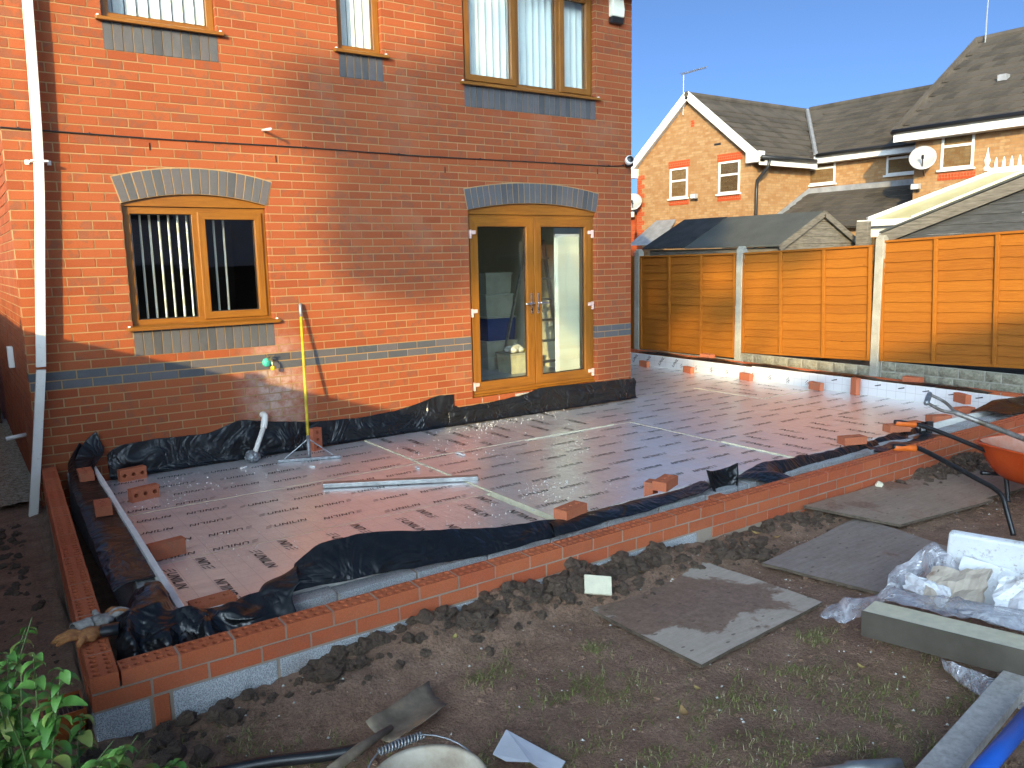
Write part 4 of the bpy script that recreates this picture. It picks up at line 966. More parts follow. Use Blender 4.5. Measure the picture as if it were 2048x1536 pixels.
obj('ridge_cap', MB().tube([(RX+3.5, -6.2, 7.57), (RX+3.5, 4.35, 7.57)], .1, 8), M['roof_tile_far'], rb_)
for y, z in ((2.4, 6.0),): obj('roof_vent', MB().box(RX+1.1, RX+1.3, y, y+.2, 5.95, 6.1), M['lead'], rb_)
obj('fascia', MB().box(RX-.42, RX-.38, -6.2, 4.3, 4.62, 4.85), M['pvc_far'], hB); obj('soffit', MB().box(RX-.38, RX, -6.2, 4.15, 4.62, 4.64), M['pvc_far'], hB)
obj('gutter', MB().tube([(RX-.47, -6.2, 4.87), (RX-.47, 4.3, 4.87)], .06, 8), M['dark_plastic'], hB, True)
# plain red brick house seen past the gable on its left
hC = thing('red_house', 'plain red brick house beyond the gabled house', 'house', (24, 19, 0)); obj('wall', MB().box(22, 29, 16.2, 21, 0, 3.55), M['brick_far_red'], hC)
obj('roof', MB().prism([(21.8, 16.1, 3.55), (29.2, 16.1, 3.55), (25.5, 16.1, 4.6)], (0, 5, 0)), M['roof_tile_far'], hC); obj('fascia', MB().box(21.7, 21.78, 16, 21.2, 3.4, 3.6), M['pvc_far'], hC)
# conservatory
def polycarb():
    m = Mt('polycarbonate'); n = m.noise(3, 4); M['polycarbonate'] = m.out(m.ramp(n, [(.3, (.4, .36, .18)), (.7, (.48, .44, .25))]), .35, 0, None, .5)
polycarb()
cv = thing('conservatory', 'white conservatory with cream roof panels and crested ridge', 'conservatory', (14.5, 0, 0))
A_, B_ = Vector((14.5, 1.78, 2.5)), Vector((14.5, -3.2, 2.5)); Cc, Dd = Vector((19.6, 1.78, 2.5)), Vector((19.6, -3.2, 2.5)); E1, E2 = Vector((16.4, .35, 3.36)), Vector((16.4, -3.2, 3.36)); E3 = Vector((19.6, .35, 3.36))
for nm, pts in (('roof_panel', (A_, B_, E2, E1)), ('roof_panel', (A_, E1, E3, Cc))):
    a, b, c, d = pts; k = 6
    for i in range(k):
        f, g_ = i/k+.008, (i+1)/k-.008; q = [a.lerp(b, f), a.lerp(b, g_), d.lerp(c, g_), d.lerp(c, f)] if pts[1] is B_ else [a.lerp(d, f), a.lerp(d, g_), b.lerp(c, g_), b.lerp(c, f)]
        obj(nm, MB().prism([tuple(v) for v in q], (0, 0, .03)), M['polycarbonate'], cv)
        obj('glazing_bar', MB().bar(tuple(q[0]+Vector((0, 0, .03))), tuple(q[3]+Vector((0, 0, .03))), .05, .05), M['pvc_far'], cv)
obj('hip_bar', MB().bar(tuple(A_+Vector((0, 0, .04))), tuple(E1+Vector((0, 0, .04))), .09, .08), M['pvc_far'], cv); obj('ridge_bar', MB().bar(tuple(E1+Vector((0, .1, .05))), tuple(E2+Vector((0, 0, .05))), .12, .1), M['pvc_far'], cv)
obj('gutter', MB().box(14.36, 14.5, -3.3, 1.92, 2.4, 2.52), M['pvc_far'], cv); obj('side_gutter', MB().box(14.5, 19.6, 1.78, 1.92, 2.4, 2.52), M['pvc_far'], cv)
for i in range(22): obj('crest_spike', MB().prism([(16.38, .3-i*.14, 3.43), (16.38, .36-i*.14, 3.43), (16.38, .35-i*.14, 3.58), (16.38, .33-i*.14, 3.66), (16.38, .31-i*.14, 3.58)], (.03, 0, 0)), M['pvc_far'], cv)
obj('finial', MB().lathe([(.05, 0), (.07, .05), (.03, .1), (.06, .2), (.03, .28), (.001, .45)], (16.4, .5, 3.42), 8), M['pvc_far'], cv)
obj('frame', MB().box(14.52, 14.6, -3.2, 1.76, 2.2, 2.4), M['pvc_far'], cv)
for i in range(6): obj('window', MB().box(14.53, 14.56, -3.1+i*.82, -2.36+i*.82, .7, 2.18), M['glass_dim'], cv); obj('window_post', MB().box(14.51, 14.6, -2.36+i*.82, -2.28+i*.82, .6, 2.2), M['pvc_far'], cv)
for i in range(5): obj('side_window', MB().box(14.7+i*.98, 15.55+i*.98, 1.7, 1.73, .7, 2.18), M['glass_dim'], cv); obj('window_post', MB().box(15.56+i*.98, 15.66+i*.98, 1.69, 1.77, .6, 2.2), M['pvc_far'], cv)
obj('side_frame', MB().box(14.6, 19.6, 1.68, 1.76, 2.2, 2.4), M['pvc_far'], cv)
obj('base_wall', MB().box(14.5, 19.6, -3.2, 1.78, 0, .6), M['brick_buff'], cv)
# weathered sheds
def boards():
    m = Mt('timber_black'); n = m.noise(5, 6, .7, m.map((1, .8, 9))); M['timber_black'] = m.out(m.ramp(n, [(.3, (.018, .02, .023)), (.7, (.075, .078, .082))]), .8, 0, m.bump(n, .5, .01))
    m = Mt('timber_grey'); n = m.noise(5, 6, .7, m.map((1, .8, 9))); M['timber_grey'] = m.out(m.ramp(n, [(.3, (.06, .052, .042)), (.7, (.2, .18, .15))]), .85, 0, m.bump(n, .5, .01))
    m = Mt('felt'); n = m.noise(3, 5); f = m.noise(200, 3, .8); M['felt'] = m.out(m.mix(.4, m.ramp(n, [(.3, (.028, .032, .03)), (.7, (.06, .066, .062))]), m.ramp(f, [(.3, (.02, .02, .02)), (.7, (.14, .15, .15))])), .9, 0, m.bump(f, .6, .004))
    m = Mt('corrugated'); w = m.wave(7, 0, 0, dirn='Y'); M['corrugated'] = m.out(m.ramp(m.noise(4, 5), [(.3, (.012, .012, .012)), (.7, (.04, .04, .04))]), .8, 0, m.bump(w, .8, .03))
boards()
bs = thing('black_shed', 'black timber shed gable with weathered edge board behind the fence', 'shed', (11.5, -2.6, 0))
sx, y0_, y1_, ze, za_ = 11.5, -5.6, -.6, 2.16, 2.98; ym = (y0_+y1_)/2
z = .1
while z < za_:
    zt = z+.125
    def span(q): return (y0_, y1_) if q <= ze else (y0_+(q-ze)/(za_-ze)*(ym-y0_), y1_-(q-ze)/(za_-ze)*(y1_-ym))
    a, b = span(z), span(min(zt, za_-.01)); obj('board', MB().prism([(sx-.02, a[0], z), (sx-.02, a[1], z), (sx-.008, b[1], min(zt, za_-.01)), (sx-.008, b[0], min(zt, za_-.01))], (.02, 0, 0)), M['timber_black'], bs); z += .128
for s, yy in ((1, y1_), (-1, y0_)):
    obj('edge_board', MB().bar((sx-.1, yy+s*.25, ze-.06), (sx-.1, ym, za_+.07), .03, .16), M['timber_grey'], bs)
    obj('roof_sheet', MB().prism([(sx-.12, yy+s*.27, ze+.03), (sx-.12, ym, za_+.17), (sx-.12, ym, za_+.2), (sx-.12, yy+s*.27, ze+.06)], (2.6, 0, 0)), M['felt'], bs)
obj('side_wall', MB().box(sx+.02, sx+2.3, y1_-.03, y1_, .0, ze), M['timber_black'], bs); obj('back_wall', MB().box(sx+2.25, sx+2.3, y0_, y1_-.031, 0, ze), M['timber_black'], bs)
gsd = thing('felt_shed', 'low shed with grey-green felt roof and weathered gable behind the fence', 'shed', (11.7, 2.4, 0))
for (ya, yb, mt, dz) in ((.85, 2.9, 'felt', 0), (2.91, 3.98, 'corrugated', .01)):
    for s in (-1, 1): obj('roof_sheet', MB().prism([(11.7, ya, 2.58+dz), (11.7+s*1.14, ya, 2.03+dz), (11.7+s*1.14, ya, 2.055+dz), (11.7, ya, 2.605+dz)], (0, yb-ya, 0)), M[mt], gsd)
for s in (-1, 1): obj('edge_board', MB().bar((11.7+s*1.16, .84, 2.0), (11.7, .84, 2.56), .025, .1), M['timber_grey'], gsd)
z = 0.1
while z < 2.5:
    w = 1.05 if z < 2.03 else max(.02, 1.05*(2.56-z)/.53); zt = min(z+.12, 2.55); w2 = 1.05 if zt < 2.03 else max(.01, 1.05*(2.56-zt)/.53)
    obj('board', MB().prism([(11.7-w, .9, z), (11.7+w, .9, z), (11.7+w2, .912, zt), (11.7-w2, .912, zt)], (0, .02, 0)), M['timber_grey'], gsd); z += .123
obj('front_wall', MB().box(10.68, 10.7, .93, 3.9, 0, 2.02), M['timber_grey'], gsd); obj('back_wall', MB().box(12.7, 12.72, .93, 3.9, 0, 2.02), M['timber_grey'], gsd); obj('end_wall', MB().box(10.7, 12.7, 3.88, 3.9, 0, 2.02), M['timber_grey'], gsd)
pst = tag(obj('timber_post', MB().box(12.3, 12.4, .42, .64, 0, 2.42), M['timber_grey'], bevel=.01), 'pale weathered timber post beside the shed gable', 'post')
bf = thing('trellis_fence', 'dark weathered low fence between shed and conservatory', 'fence', (12.9, -.1, 0)); 
for i in range(9): obj('board', MB().box(12.9, 12.92, .35-i*.1, .44-i*.1, 0, 2.0), M['timber_dark'], bf)
obj('rail', MB().box(12.87, 12.9, -.55, .45, 2.0, 2.06), M['timber_grey'], bf)

# ---------------------------------------------------------------- what stands behind the photographer
for k, (x, y, lab, r) in enumerate(((-22.3, -21.5, 'left brick house of the pair with plain tiled roofs to the south-west', 9.05), (-14.1, -21.5, 'right brick house of the pair with plain tiled roofs to the south-west', 9.0), (7.5, -21, 'white rendered house with conservatory across the back gardens', 7.6), (17, -20, 'brick house with white windows across the back gardens on the right', 7.6))):
    t = thing('back_house', lab, 'house', (x, y, 0)); w, d, e = 8.0, 7.0, r-2.8
    obj('wall', MB().box(x-w/2, x+w/2, y-d, y, 0, e), M['brick_buff' if k != 2 else 'white_plastic'], t)
    obj('roof', MB().prism([(x-w/2-.1, y+.4, e-.1), (x-w/2-.1, y-d/2, r), (x-w/2-.1, y-d-.4, e-.1)], (w+.2, 0, 0)), M['roof_tile'], t)
    for wx, wz in ((-2.2, 3.3), (1.6, 3.3), (-2.2, .9), (1.8, .9)):
        f = obj('window', MB().box(x+wx-.75, x+wx+.75, y, y+.05, wz, wz+1.15), M['pvc_far'], t); obj('pane', MB().box(x+wx-.67, x+wx+.67, y+.05, y+.056, wz+.08, wz+1.07), M['room_dark'], f)
for i in range(9):
    x = 1.0+i*1.9; t = thing('back_fence_panel', 'brown timber fence panel along the end of the garden', 'fence', (x, -13.5, 0), 'fence panels at the end of the garden')
    pm = MB().box(-.06, .06, 0, .02, .02, 1.85).mesh('board', M['fence_brown'])
    for k in range(15): link('board', pm, t, (x+.07+k*.122, -13.5+(.008 if k % 2 else 0), 0))
# tall tree whose crown dapples the house wall
plain('bark', (.09, .07, .05), .9, 0, .3, 6, .6)
m = Mt('leaf'); r = m.rnd(); M['leaf'] = m.out(m.ramp(r, [(0, (.03, .06, .015)), (.6, (.06, .11, .025)), (1, (.1, .12, .03))]), .55, 0, None, .3)
def tree(label, base, blobs, n, size, seed):
    rg_ = random.Random(seed); t = thing('garden_tree', label, 'tree', base); b = Vector(base); top = sum((Vector(q[0]) for q in blobs), Vector())/len(blobs)
    tr = MB().tube(smoothpath([b, b.lerp(top, .4)+Vector((.2, .1, 0)), top], 5), [.34-.24*i/10 for i in range(11)], 9)
    for c, rr in blobs:
        st = b.lerp(top, rg_.uniform(.55, .9)); tr.tube(smoothpath([st, st.lerp(Vector(c), .5)+Vector((0, 0, .25)), c], 4), [.1-.0085*i for i in range(9)], 6)
    obj('trunk', tr, M['bark'], t, True); lf = MB()
    for c, rr in blobs:
        for i in range(int(n*rr*rr)):
            d = Vector((rg_.gauss(0, 1), rg_.gauss(0, 1), rg_.gauss(0, 1))).normalized()*rr*rg_.random()**.45; p = Vector(c)+Vector((d.x, d.y, d.z*.8))
            a = Vector((rg_.gauss(0, 1), rg_.gauss(0, 1), rg_.gauss(0, 1))).normalized()*size; e = a.cross(Vector((rg_.gauss(0, 1), rg_.gauss(0, 1), rg_.gauss(0, 1)))).normalized()*size*.5
            lf.quad(p-a, p+e, p+a, p-e)
    obj('crown', lf, M['leaf'], t, kind='stuff')
def toward(X, Z, t): return (X-1.1*t, -t, Z+.36*t)       # up the sun ray from a point (X, 0, Z) of the house wall plane
BL_ = [((3.05, 3.25), 0.66), ((3.7, 2.75), 0.72), ((4.0, 3.4), 0.66), ((4.7, 3.3), 0.90), ((5.6, 3.6), .8), ((5.9, 4.6), .8), ((5.0, 4.4), .55), ((6.5, 3.0), .7), ((3.4, 1.95), 0.60), ((3.0, 2.45), .35), ((6.5, 1.6), .4), ((4.2, 2.1), .4), ((7.3, 1.9), 0.43), ((7.9, 2.6), 0.50), ((7.0, 2.5), .5), ((8.3, 1.4), 0.32), ((9.7, 1.9), .4), ((8.8, 2.1), 0.32), ((7.2, 3.6), .9), ((6.4, 5.4), 1.0), ((7.6, 4.8), 1.1), ((3.6, 4.9), .35)]
tree('tall half-bare garden tree to the south-west', (9.4-1.1*27, -27, 0), [(toward(x, z, 27+random.uniform(-1.2, 1.2)), r) for (x, z), r in BL_], 2600, .085, 5)
# ---------------------------------------------------------------- black damp-proof sheets
def dpm():
    m = Mt('black_sheet'); n = m.noise(7, 5, .6, None, 1.0); f = m.noise(40, 4, .6); k = m.noise(2.2, 4)
    c = m.mix(m.ramp(f, [(.6, 0), (.75, .3)]), (.008, .0085, .0095), (.05, .045, .04)); rd = m.math('ABSOLUTE', m.math('SUBTRACT', m.noise(3.3, 3, .6, None, .8), .5)); rd2 = m.math('ABSOLUTE', m.math('SUBTRACT', m.noise(9, 2, .5, None, .5), .5))
    nr = m.bump(rd, .8, .09); nr = m.bump(rd2, .6, .02, nr); nr = m.bump(f, .08, .006, nr)
    M['black_sheet'] = m.out(c, m.ramp(k, [(.3, .24), (.7, .42)]), 0, nr, .5)
dpm()
def sheet(name, label, secs, wr=.012, seed=0, n1=5, n2=5, fr=6):
    n1 += 3; n2 += 3
    """secs: list of cross sections, each a list of points; smoothed both ways and wrinkled"""
    secs = [smoothpath(s, n2) for s in secs]; m = len(secs[0]); cols = [smoothpath([s[j] for s in secs], n1) for j in range(m)]
    rows = [[cols[j][i]+Vector((nz(cols[j][i].x, cols[j][i].y, cols[j][i].z+seed, fr), nz(cols[j][i].y+9, cols[j][i].x, cols[j][i].z+seed, fr), .7*nz(cols[j][i].x+5, cols[j][i].z+seed, cols[j][i].y, fr)))*wr+Vector((0, 1, .6))*(abs(nz(cols[j][i].x*1.7+cols[j][i].y, cols[j][i].z*2+cols[j][i].y, seed, 4.5))-.25)*wr*1.5 for j in range(m)] for i in range(len(cols[0]))]
    o = obj(name, MB().grid(rows), M['black_sheet'], None, True); o.modifiers.new('solid', 'SOLIDIFY').thickness = .0022
    return tag(o, label, 'plastic sheet')
def wallsheet(tab, foot, bot=.152): return [[(x, -.008-.01*(i % 2), zt), (x+dx, -.018, zt-.07*(zt-bot)/.25), (x+dx*.6, -.022-.012*((i*7) % 3), bot+.4*(zt-bot)), (x+dx*.2, -.025-.01*((i*5) % 2), bot+.12*(zt-bot)), (x, -.06, bot+.006), (x-.02, -foot*(1+.4*((i*3) % 2)), bot+.006)] for i, (x, zt, dx) in enumerate(tab)]
sheet('damp_proof_sheet', 'black plastic sheet turned up against the brick wall behind the squeegee', wallsheet([(.50, .36, 0), (.58, .42, .02), (.84, .445, -.02), (1.1, .44, .03), (1.36, .437, -.02), (1.5, .48, .03), (1.615, .515, -.03), (1.75, .49, .02), (1.984, .454, .02), (2.3, .41, -.02), (2.69, .385, .02), (3.08, .391, -.02), (3.3, .42, .03), (3.54, .466, .02), (3.70, .5, 0), (3.80, .5, .02), (3.9, .495, 0)], .05), .009, 3, 3, 4)
sheet('damp_proof_sheet', 'black plastic sheet turned up below the french doors and pier', [[(a+.1*(i == 0), -.02, zt), (a+.03, -.03, zt-.05), (a-.02*(i % 2), -.04-.012*(i % 3), .30), (a, -.045, .22), (a-.05*(i == 0), -.065, .168), (a-.06*(i == 0), -.10, .166)] for i, (a, zt) in enumerate([(3.82, .37), (3.98, .345), (4.22, .352), (4.5, .362), (4.80, .386), (5.0, .425), (5.2, .44), (5.5, .425), (5.85, .42), (6.2, .41), (6.45, .405), (6.55, .40)])], .011, 11, 3, 4, 5)
# left strip over the inner leaf
L_ = []
for i, (y, xo, zo, xi, lift) in enumerate([(-.02, .26, .42, .44, .19), (-.10, .20, .36, .40, .1), (-.35, .17, .30, .362, .03), (-.6, .155, .285, .356, 0), (-1.0, .14, .27, .346, 0), (-1.5, .125, .265, .334, 0), (-2.0, .105, .262, .321, 0), (-2.5, .085, .262, .308, 0), (-2.95, .07, .262, .297, 0)]):
    L_.append([(xo, y, zo), (xo+.04, y, zo+.022+lift*.3), (xo+.45*(xi-xo), y, .287+lift*.7+zo*.03), (xi-.03, y, .292+lift), (xi-.006, y, .30+lift*1.25)])
sheet('damp_proof_sheet', 'black plastic strip lying over the left block leaf under two bricks', L_, .007, 21, 5, 4, 7)
sheet('damp_proof_sheet', 'pointed black sheet corner curling up the wall beside the left wall', [[(.2, -.28, .31), (.25, -.14, .40), (.33, -.06, .50), (.43, -.03, .575)], [(.3, -.30, .31), (.34, -.2, .36), (.40, -.10, .43), (.45, -.05, .5)], [(.38, -.2, .33), (.42, -.15, .36), (.46, -.10, .40), (.475, -.06, .44)]], .012, 5, 6, 6)
# crumpled corner at the front left
sheet('damp_proof_sheet', 'crumpled black plastic sheet bunched in the front left corner', [
 [(-.045, -3.78, .25), (-.02, -3.70, .36), (.05, -3.45, .33), (.14, -3.2, .31), (.22, -3.0, .295)],
 [(.0, -3.86, .23), (.02, -3.74, .38), (.09, -3.52, .40), (.18, -3.30, .36), (.255, -3.1, .305)],
 [(.06, -3.86, .20), (.08, -3.74, .28), (.14, -3.60, .41), (.22, -3.45, .40), (.265, -3.3, .32)],
 [(.13, -3.87, .21), (.16, -3.80, .33), (.20, -3.66, .36), (.25, -3.6, .345), (.28, -3.5, .325)],
 [(.22, -3.88, .20), (.24, -3.79, .25), (.27, -3.70, .37), (.29, -3.65, .355), (.31, -3.62, .325)],
 [(.32, -3.87, .22), (.34, -3.78, .34), (.37, -3.70, .33), (.39, -3.65, .345), (.40, -3.615, .325)],
 [(.43, -3.87, .22), (.44, -3.79, .27), (.46, -3.70, .35), (.48, -3.65, .345), (.49, -3.615, .33)],
 [(.54, -3.87, .24), (.55, -3.79, .33), (.56, -3.72, .34), (.58, -3.66, .37), (.59, -3.62, .35)],
 [(.64, -3.86, .26), (.65, -3.79, .31), (.67, -3.73, .37), (.69, -3.67, .40), (.70, -3.63, .39)],
 [(.74, -3.83, .30), (.76, -3.78, .36), (.78, -3.73, .42), (.80, -3.68, .45), (.82, -3.63, .44)]], .035, 33, 6, 6, 8)
sheet('damp_proof_sheet', 'black plastic sheet standing over the front edge and hanging into the cavity', [
 [(x+.05, -3.615+.012*(i % 2), zt+.004), (x+.03, -3.65, zt*.75+zl*.25), (x+.01, -3.69, (zt+zl)/2), (x-.01, -3.725, zt*.22+zl*.78), (x-.03, -3.75, zl-.01)] for i, (x, zt, zl) in enumerate([(.76, .44, .37), (.9, .51, .37), (1.05, .52, .355), (1.25, .5, .345), (1.5, .455, .325), (1.75, .41, .305), (2.0, .37, .285), (2.25, .345, .29), (2.42, .33, .295)])], .007, 41, 5, 5)
sheet('damp_proof_sheet', 'flat folded black sheet between two bricks on the front edge', [
 [(x, -3.612, zt), (x, -3.66, zt+.006), (x-.02, -3.71, zt), (x-.05, -3.765-.012*(i % 2), zl)] for i, (x, zt, zl) in enumerate([(2.40, .325, .292), (2.55, .327, .295), (2.8, .328, .30), (3.1, .325, .302), (3.35, .322, .31), (3.6, .325, .325), (3.78, .34, .335)])], .006, 51, 5, 5)
ps = []
for i in range(5):
    z = .25+.17*i/4; ps.append([(3.93+.12*math.cos(a)+.05*(i/4)*math.cos(a), -3.68+.045*math.sin(a)-.03*(1-i/4), z+.02*math.cos(a*2)) for a in [R(200), R(160), R(110), R(60), R(10), R(-40)]])
sheet('damp_proof_sheet', 'short roll of black sheet curling upright on the front edge', ps, .012, 61, 4, 5)
sheet('damp_proof_sheet', 'black sheet flap sagging over the dwarf wall behind the wheelbarrow handle', [
 [(4.06, -3.61, .30), (4.12, -3.66, .315), (4.17, -3.76, .32), (4.2, -3.9, .31), (4.24, -4.0, .30)],
 [(4.22, -3.61, .32), (4.30, -3.66, .345), (4.34, -3.76, .35), (4.37, -3.88, .345), (4.39, -3.97, .33)],
 [(4.45, -3.61, .36), (4.50, -3.64, .372), (4.51, -3.68, .34), (4.51, -3.75, .25), (4.52, -3.8, .15)],
 [(4.75, -3.61, .345), (4.8, -3.64, .35), (4.80, -3.68, .31), (4.80, -3.74, .22), (4.8, -3.79, .14)],
 [(5.1, -3.61, .33), (5.13, -3.63, .335), (5.13, -3.67, .3), (5.13, -3.72, .22), (5.13, -3.77, .15)],
 [(5.55, -3.60, .32), (5.56, -3.63, .322), (5.56, -3.67, .29), (5.56, -3.72, .22), (5.56, -3.76, .15)],
 [(5.95, -3.60, .318), (5.96, -3.63, .318), (5.96, -3.66, .29), (5.97, -3.70, .23), (5.97, -3.74, .17)]], .012, 71, 5, 5)
sheet('damp_proof_sheet', 'black sheet sagging along the edge beside the two bricks at the wheelbarrow', [[(x, -3.585, .318), (x, -3.66, .30-.03*(i % 2)), (x, -3.75, .28+.03*(i % 2)), (x, -3.86, .30)] for i, x in enumerate((5.75, 6.0, 6.3, 6.55, 6.7))], .016, 81, 5, 5)
sheet('damp_proof_sheet', 'stiff curl of black sheet by the farther wheelbarrow grip', [[(6.62+.10*math.cos(a), -3.72+.05*math.sin(a), z) for a in [R(220), R(170), R(110), R(50), R(0)]] for z in (.28, .34, .40)], .008, 91, 4, 5)
sheet('damp_proof_sheet', 'black sheet folded over the end of the front edge beyond the shovel', [[(x, -3.56, .33+lf), (x+.04, -3.66, .345+lf), (x+.06, -3.78, .34+lf*.5), (x+.04, -3.92, .345)] for x, lf in ((7.75, .0), (7.95, .04), (8.15, .07), (8.4, .05), (8.8, .03))], .015, 95, 5, 5)
sheet('damp_proof_sheet', 'black sheet edge lying on the far block leaf under the fence', [[(8.87, y, .338), (8.93, y, .345+.02*(i % 2)), (9.0, y, .34+.03*((i*3) % 2))] for i, y in enumerate((2.4, 1.9, 1.3, .8, .3, -.2, -.8, -1.4, -2.0, -2.6, -3.2))], .014, 99, 4, 4)

# ---------------------------------------------------------------- loose bricks
GRP = 'loose bricks lying on the insulation'
def lb(label, x, y, z, rz=0, mode='flat', rx=0, grp=None):
    """mode: flat (holes up), edge (stretcher face down), end (on end)"""
    o = link('loose_brick', LOOSE); h = {'flat': BH/2, 'edge': BW/2, 'end': BL/2}[mode]; e = {'flat': (0, 0, 0), 'edge': (R(90), 0, 0), 'end': (R(90), R(90), 0)}[mode]
    o.matrix_world = Matrix.Translation((x, y, z+h)) @ Matrix.Rotation(rz, 4, 'Z') @ Matrix.Rotation(rx, 4, 'X') @ Euler(e).to_matrix().to_4x4()
    return tag(o, label, 'brick', grp)
T = SLAB+.002
lb('brick end-on upon the left black strip next to the house wall', .275, -.47, .298, R(88)); lb('brick end-on upon the left black strip midway along it', .243, -1.52, .298, R(85))
lb('brick on edge beside the left upstand against the wall sheet', .66, -.13, T, R(10), 'edge'); lb('brick on edge beside the left upstand one pace from the wall', .62, -.82, T, R(14), 'edge')
lb('brick beside the left upstand with crumbs around it', .48, -2.25, T, R(10), 'edge', R(180)); lb('brick tucked in the front left corner of the floor', .48, -3.3, T+.03, R(4), 'flat')
lb('brick standing on end behind the squeegee handle', 2.29, -.115, T, R(20), 'end')
lb('brick lying on the front edge over the flat black fold', 2.60, -3.60, .324, R(14)); lb('brick lying on the front edge beside the sheet roll', 3.52, -3.52, .322, R(22)); lb('brick on end propping the one beside the sheet roll', 3.46, -3.44, T, R(25), 'end', R(0))
lb('brick under the nearer wheelbarrow grip on the front edge', 5.68, -3.58, .322, R(-22)); lb('brick on the front edge between the wheelbarrow grips', 6.42, -3.55, .32, R(-20))
lb('brick on edge leaning at the far upstand by the house corner', 8.70, 2.0, T-.01, R(80), 'edge'); lb('brick on edge at the far upstand below the fence corner', 8.70, 1.05, T-.01, R(75), 'edge')
lb('brick on edge at the far upstand in front of the left concrete post', 8.72, -.02, T, R(78), 'edge'); lb('brick on edge at the far upstand midway between posts', 8.72, -1.15, T, R(75), 'edge')
lb('brick on end at the far upstand beside the middle post', 8.76, -1.68, T, R(70), 'end'); lb('brick on edge at the far upstand behind the shovel handle', 8.62, -3.05, T+.1, R(60), 'edge')
lb('brick flat on the floor under the upright one behind the shovel', 8.35, -3.2, T+.04, R(-20)); lb('brick flat behind the shovel shaft at the front edge', 7.35, -3.45, T+.12, R(-25)); lb('brick behind the farther wheelbarrow grip', 6.95, -3.40, T+.1, R(-15))
lb('brick lying on the far brick wall below the left fence panel', 9.06, 1.0, .342, R(88)); lb('brick lying on the far brick wall below the right fence panel', 9.06, -2.25, .342, R(86))

# ---------------------------------------------------------------- tools on the floor
plain('broom_yellow', (.55, .40, .035), .5, 0, .2, 20, .1); plain('steel_grey', (.3, .31, .32), .45, .6, .25, 25, .15)
sq = thing('squeegee', 'yellow handled floor squeegee leaning on the brick wall', 'squeegee', (2.085, -.48, T)); a, b = Vector((2.085, -.47, T+.05)), Vector((2.25, -.03, 1.55))
d = (b-a).normalized()
obj('handle', MB().tube([a+d*.17, b-d*.12], .0135, 10), M['broom_yellow'], sq, True); obj('grip', MB().tube([b-d*.13, b-d*.01, b], [.0165, .0165, .009], 10), M['steel_grey'], sq, True); obj('socket', MB().tube([a-d*.02, a+d*.18], .017, 10), M['steel_grey'], sq, True)
hd = Vector((.93, -.36, 0)).normalized(); obj('blade_holder', MB().bar(a-hd*.28+Vector((0, 0, -.035)), a+hd*.28+Vector((0, 0, -.035)), .03, .028), M['steel_grey'], sq, bevel=.004)
for s in (-1, 1): obj('brace', MB().tube([a+hd*s*.22+Vector((0, 0, -.02)), a+d*.15], .006, 6), M['steel_grey'], sq)
se = MB().bar((1.84, -1.40, T+.022), (2.93, -2.0, T+.022), .07, .036); tag(obj('straight_edge', se, M['aluminium'], None, bevel=.004), 'dusty aluminium straight edge lying on the foil boards', 'straight edge')
for lab, x, y, w in (('small white offcut beside the squeegee blade', 2.02, -.72, .05), ('white plastic scrap by the taped waste pipe', 1.52, -.36, .06), ('small cream foam scrap on the foil joint', 2.72, -1.35, .09), ('small cream foam strip by the straight edge', 3.25, -1.2, .12)):
    o = obj('offcut', MB().box(-w/2, w/2, -.012, .012, 0, .012), M['foam_white'], None, loc=(x, y, T+.001+(.01 if x > 2.8 else 0)), bevel=.002); o.rotation_euler.z = random.uniform(0, 3); tag(o, lab, 'offcut')
# white dust and crumbs
cr = MB()
def crumb(mb, x, y, z, s):
    n = len(mb.v); a = random.uniform(0, 6.28)
    for k in range(4): mb.v.append((x+s*math.cos(a+k*1.57)*random.uniform(.5, 1.2), y+s*math.sin(a+k*1.57)*random.uniform(.5, 1.2), z))
    mb.v.append((x, y, z+s*.8)); mb.f += [(n, n+1, n+4), (n+1, n+2, n+4), (n+2, n+3, n+4), (n+3, n, n+4)]
for cx, cy, sx_, sy_, n in ((4.3, -.25, 1.0, .22, 260), (3.2, -2.55, .5, .3, 160), (2.2, -2.9, .9, .4, 150), (1.2, -.6, .7, .4, 120), (.7, -.9, .3, .5, 60), (4.6, -1.5, 1.2, .6, 160), (3.4, -1.0, .8, .6, 160), (.8, -2.3, .4, .4, 60)):
    for i in range(n):
        x, y = random.gauss(cx, sx_*.5), random.gauss(cy, sy_*.5)
        if .42 < x < 8.7 and -3.4 < y < -.1: crumb(cr, x, y, SLAB+.013 if x > 2.82 else SLAB+.005, random.choice((.003, .004, .005, .008)))
o = obj('white_crumbs', cr, M['foam_white'], kind='stuff'); o['label'] = 'white foam crumbs and dust scattered on the foil'; o['category'] = 'crumbs'
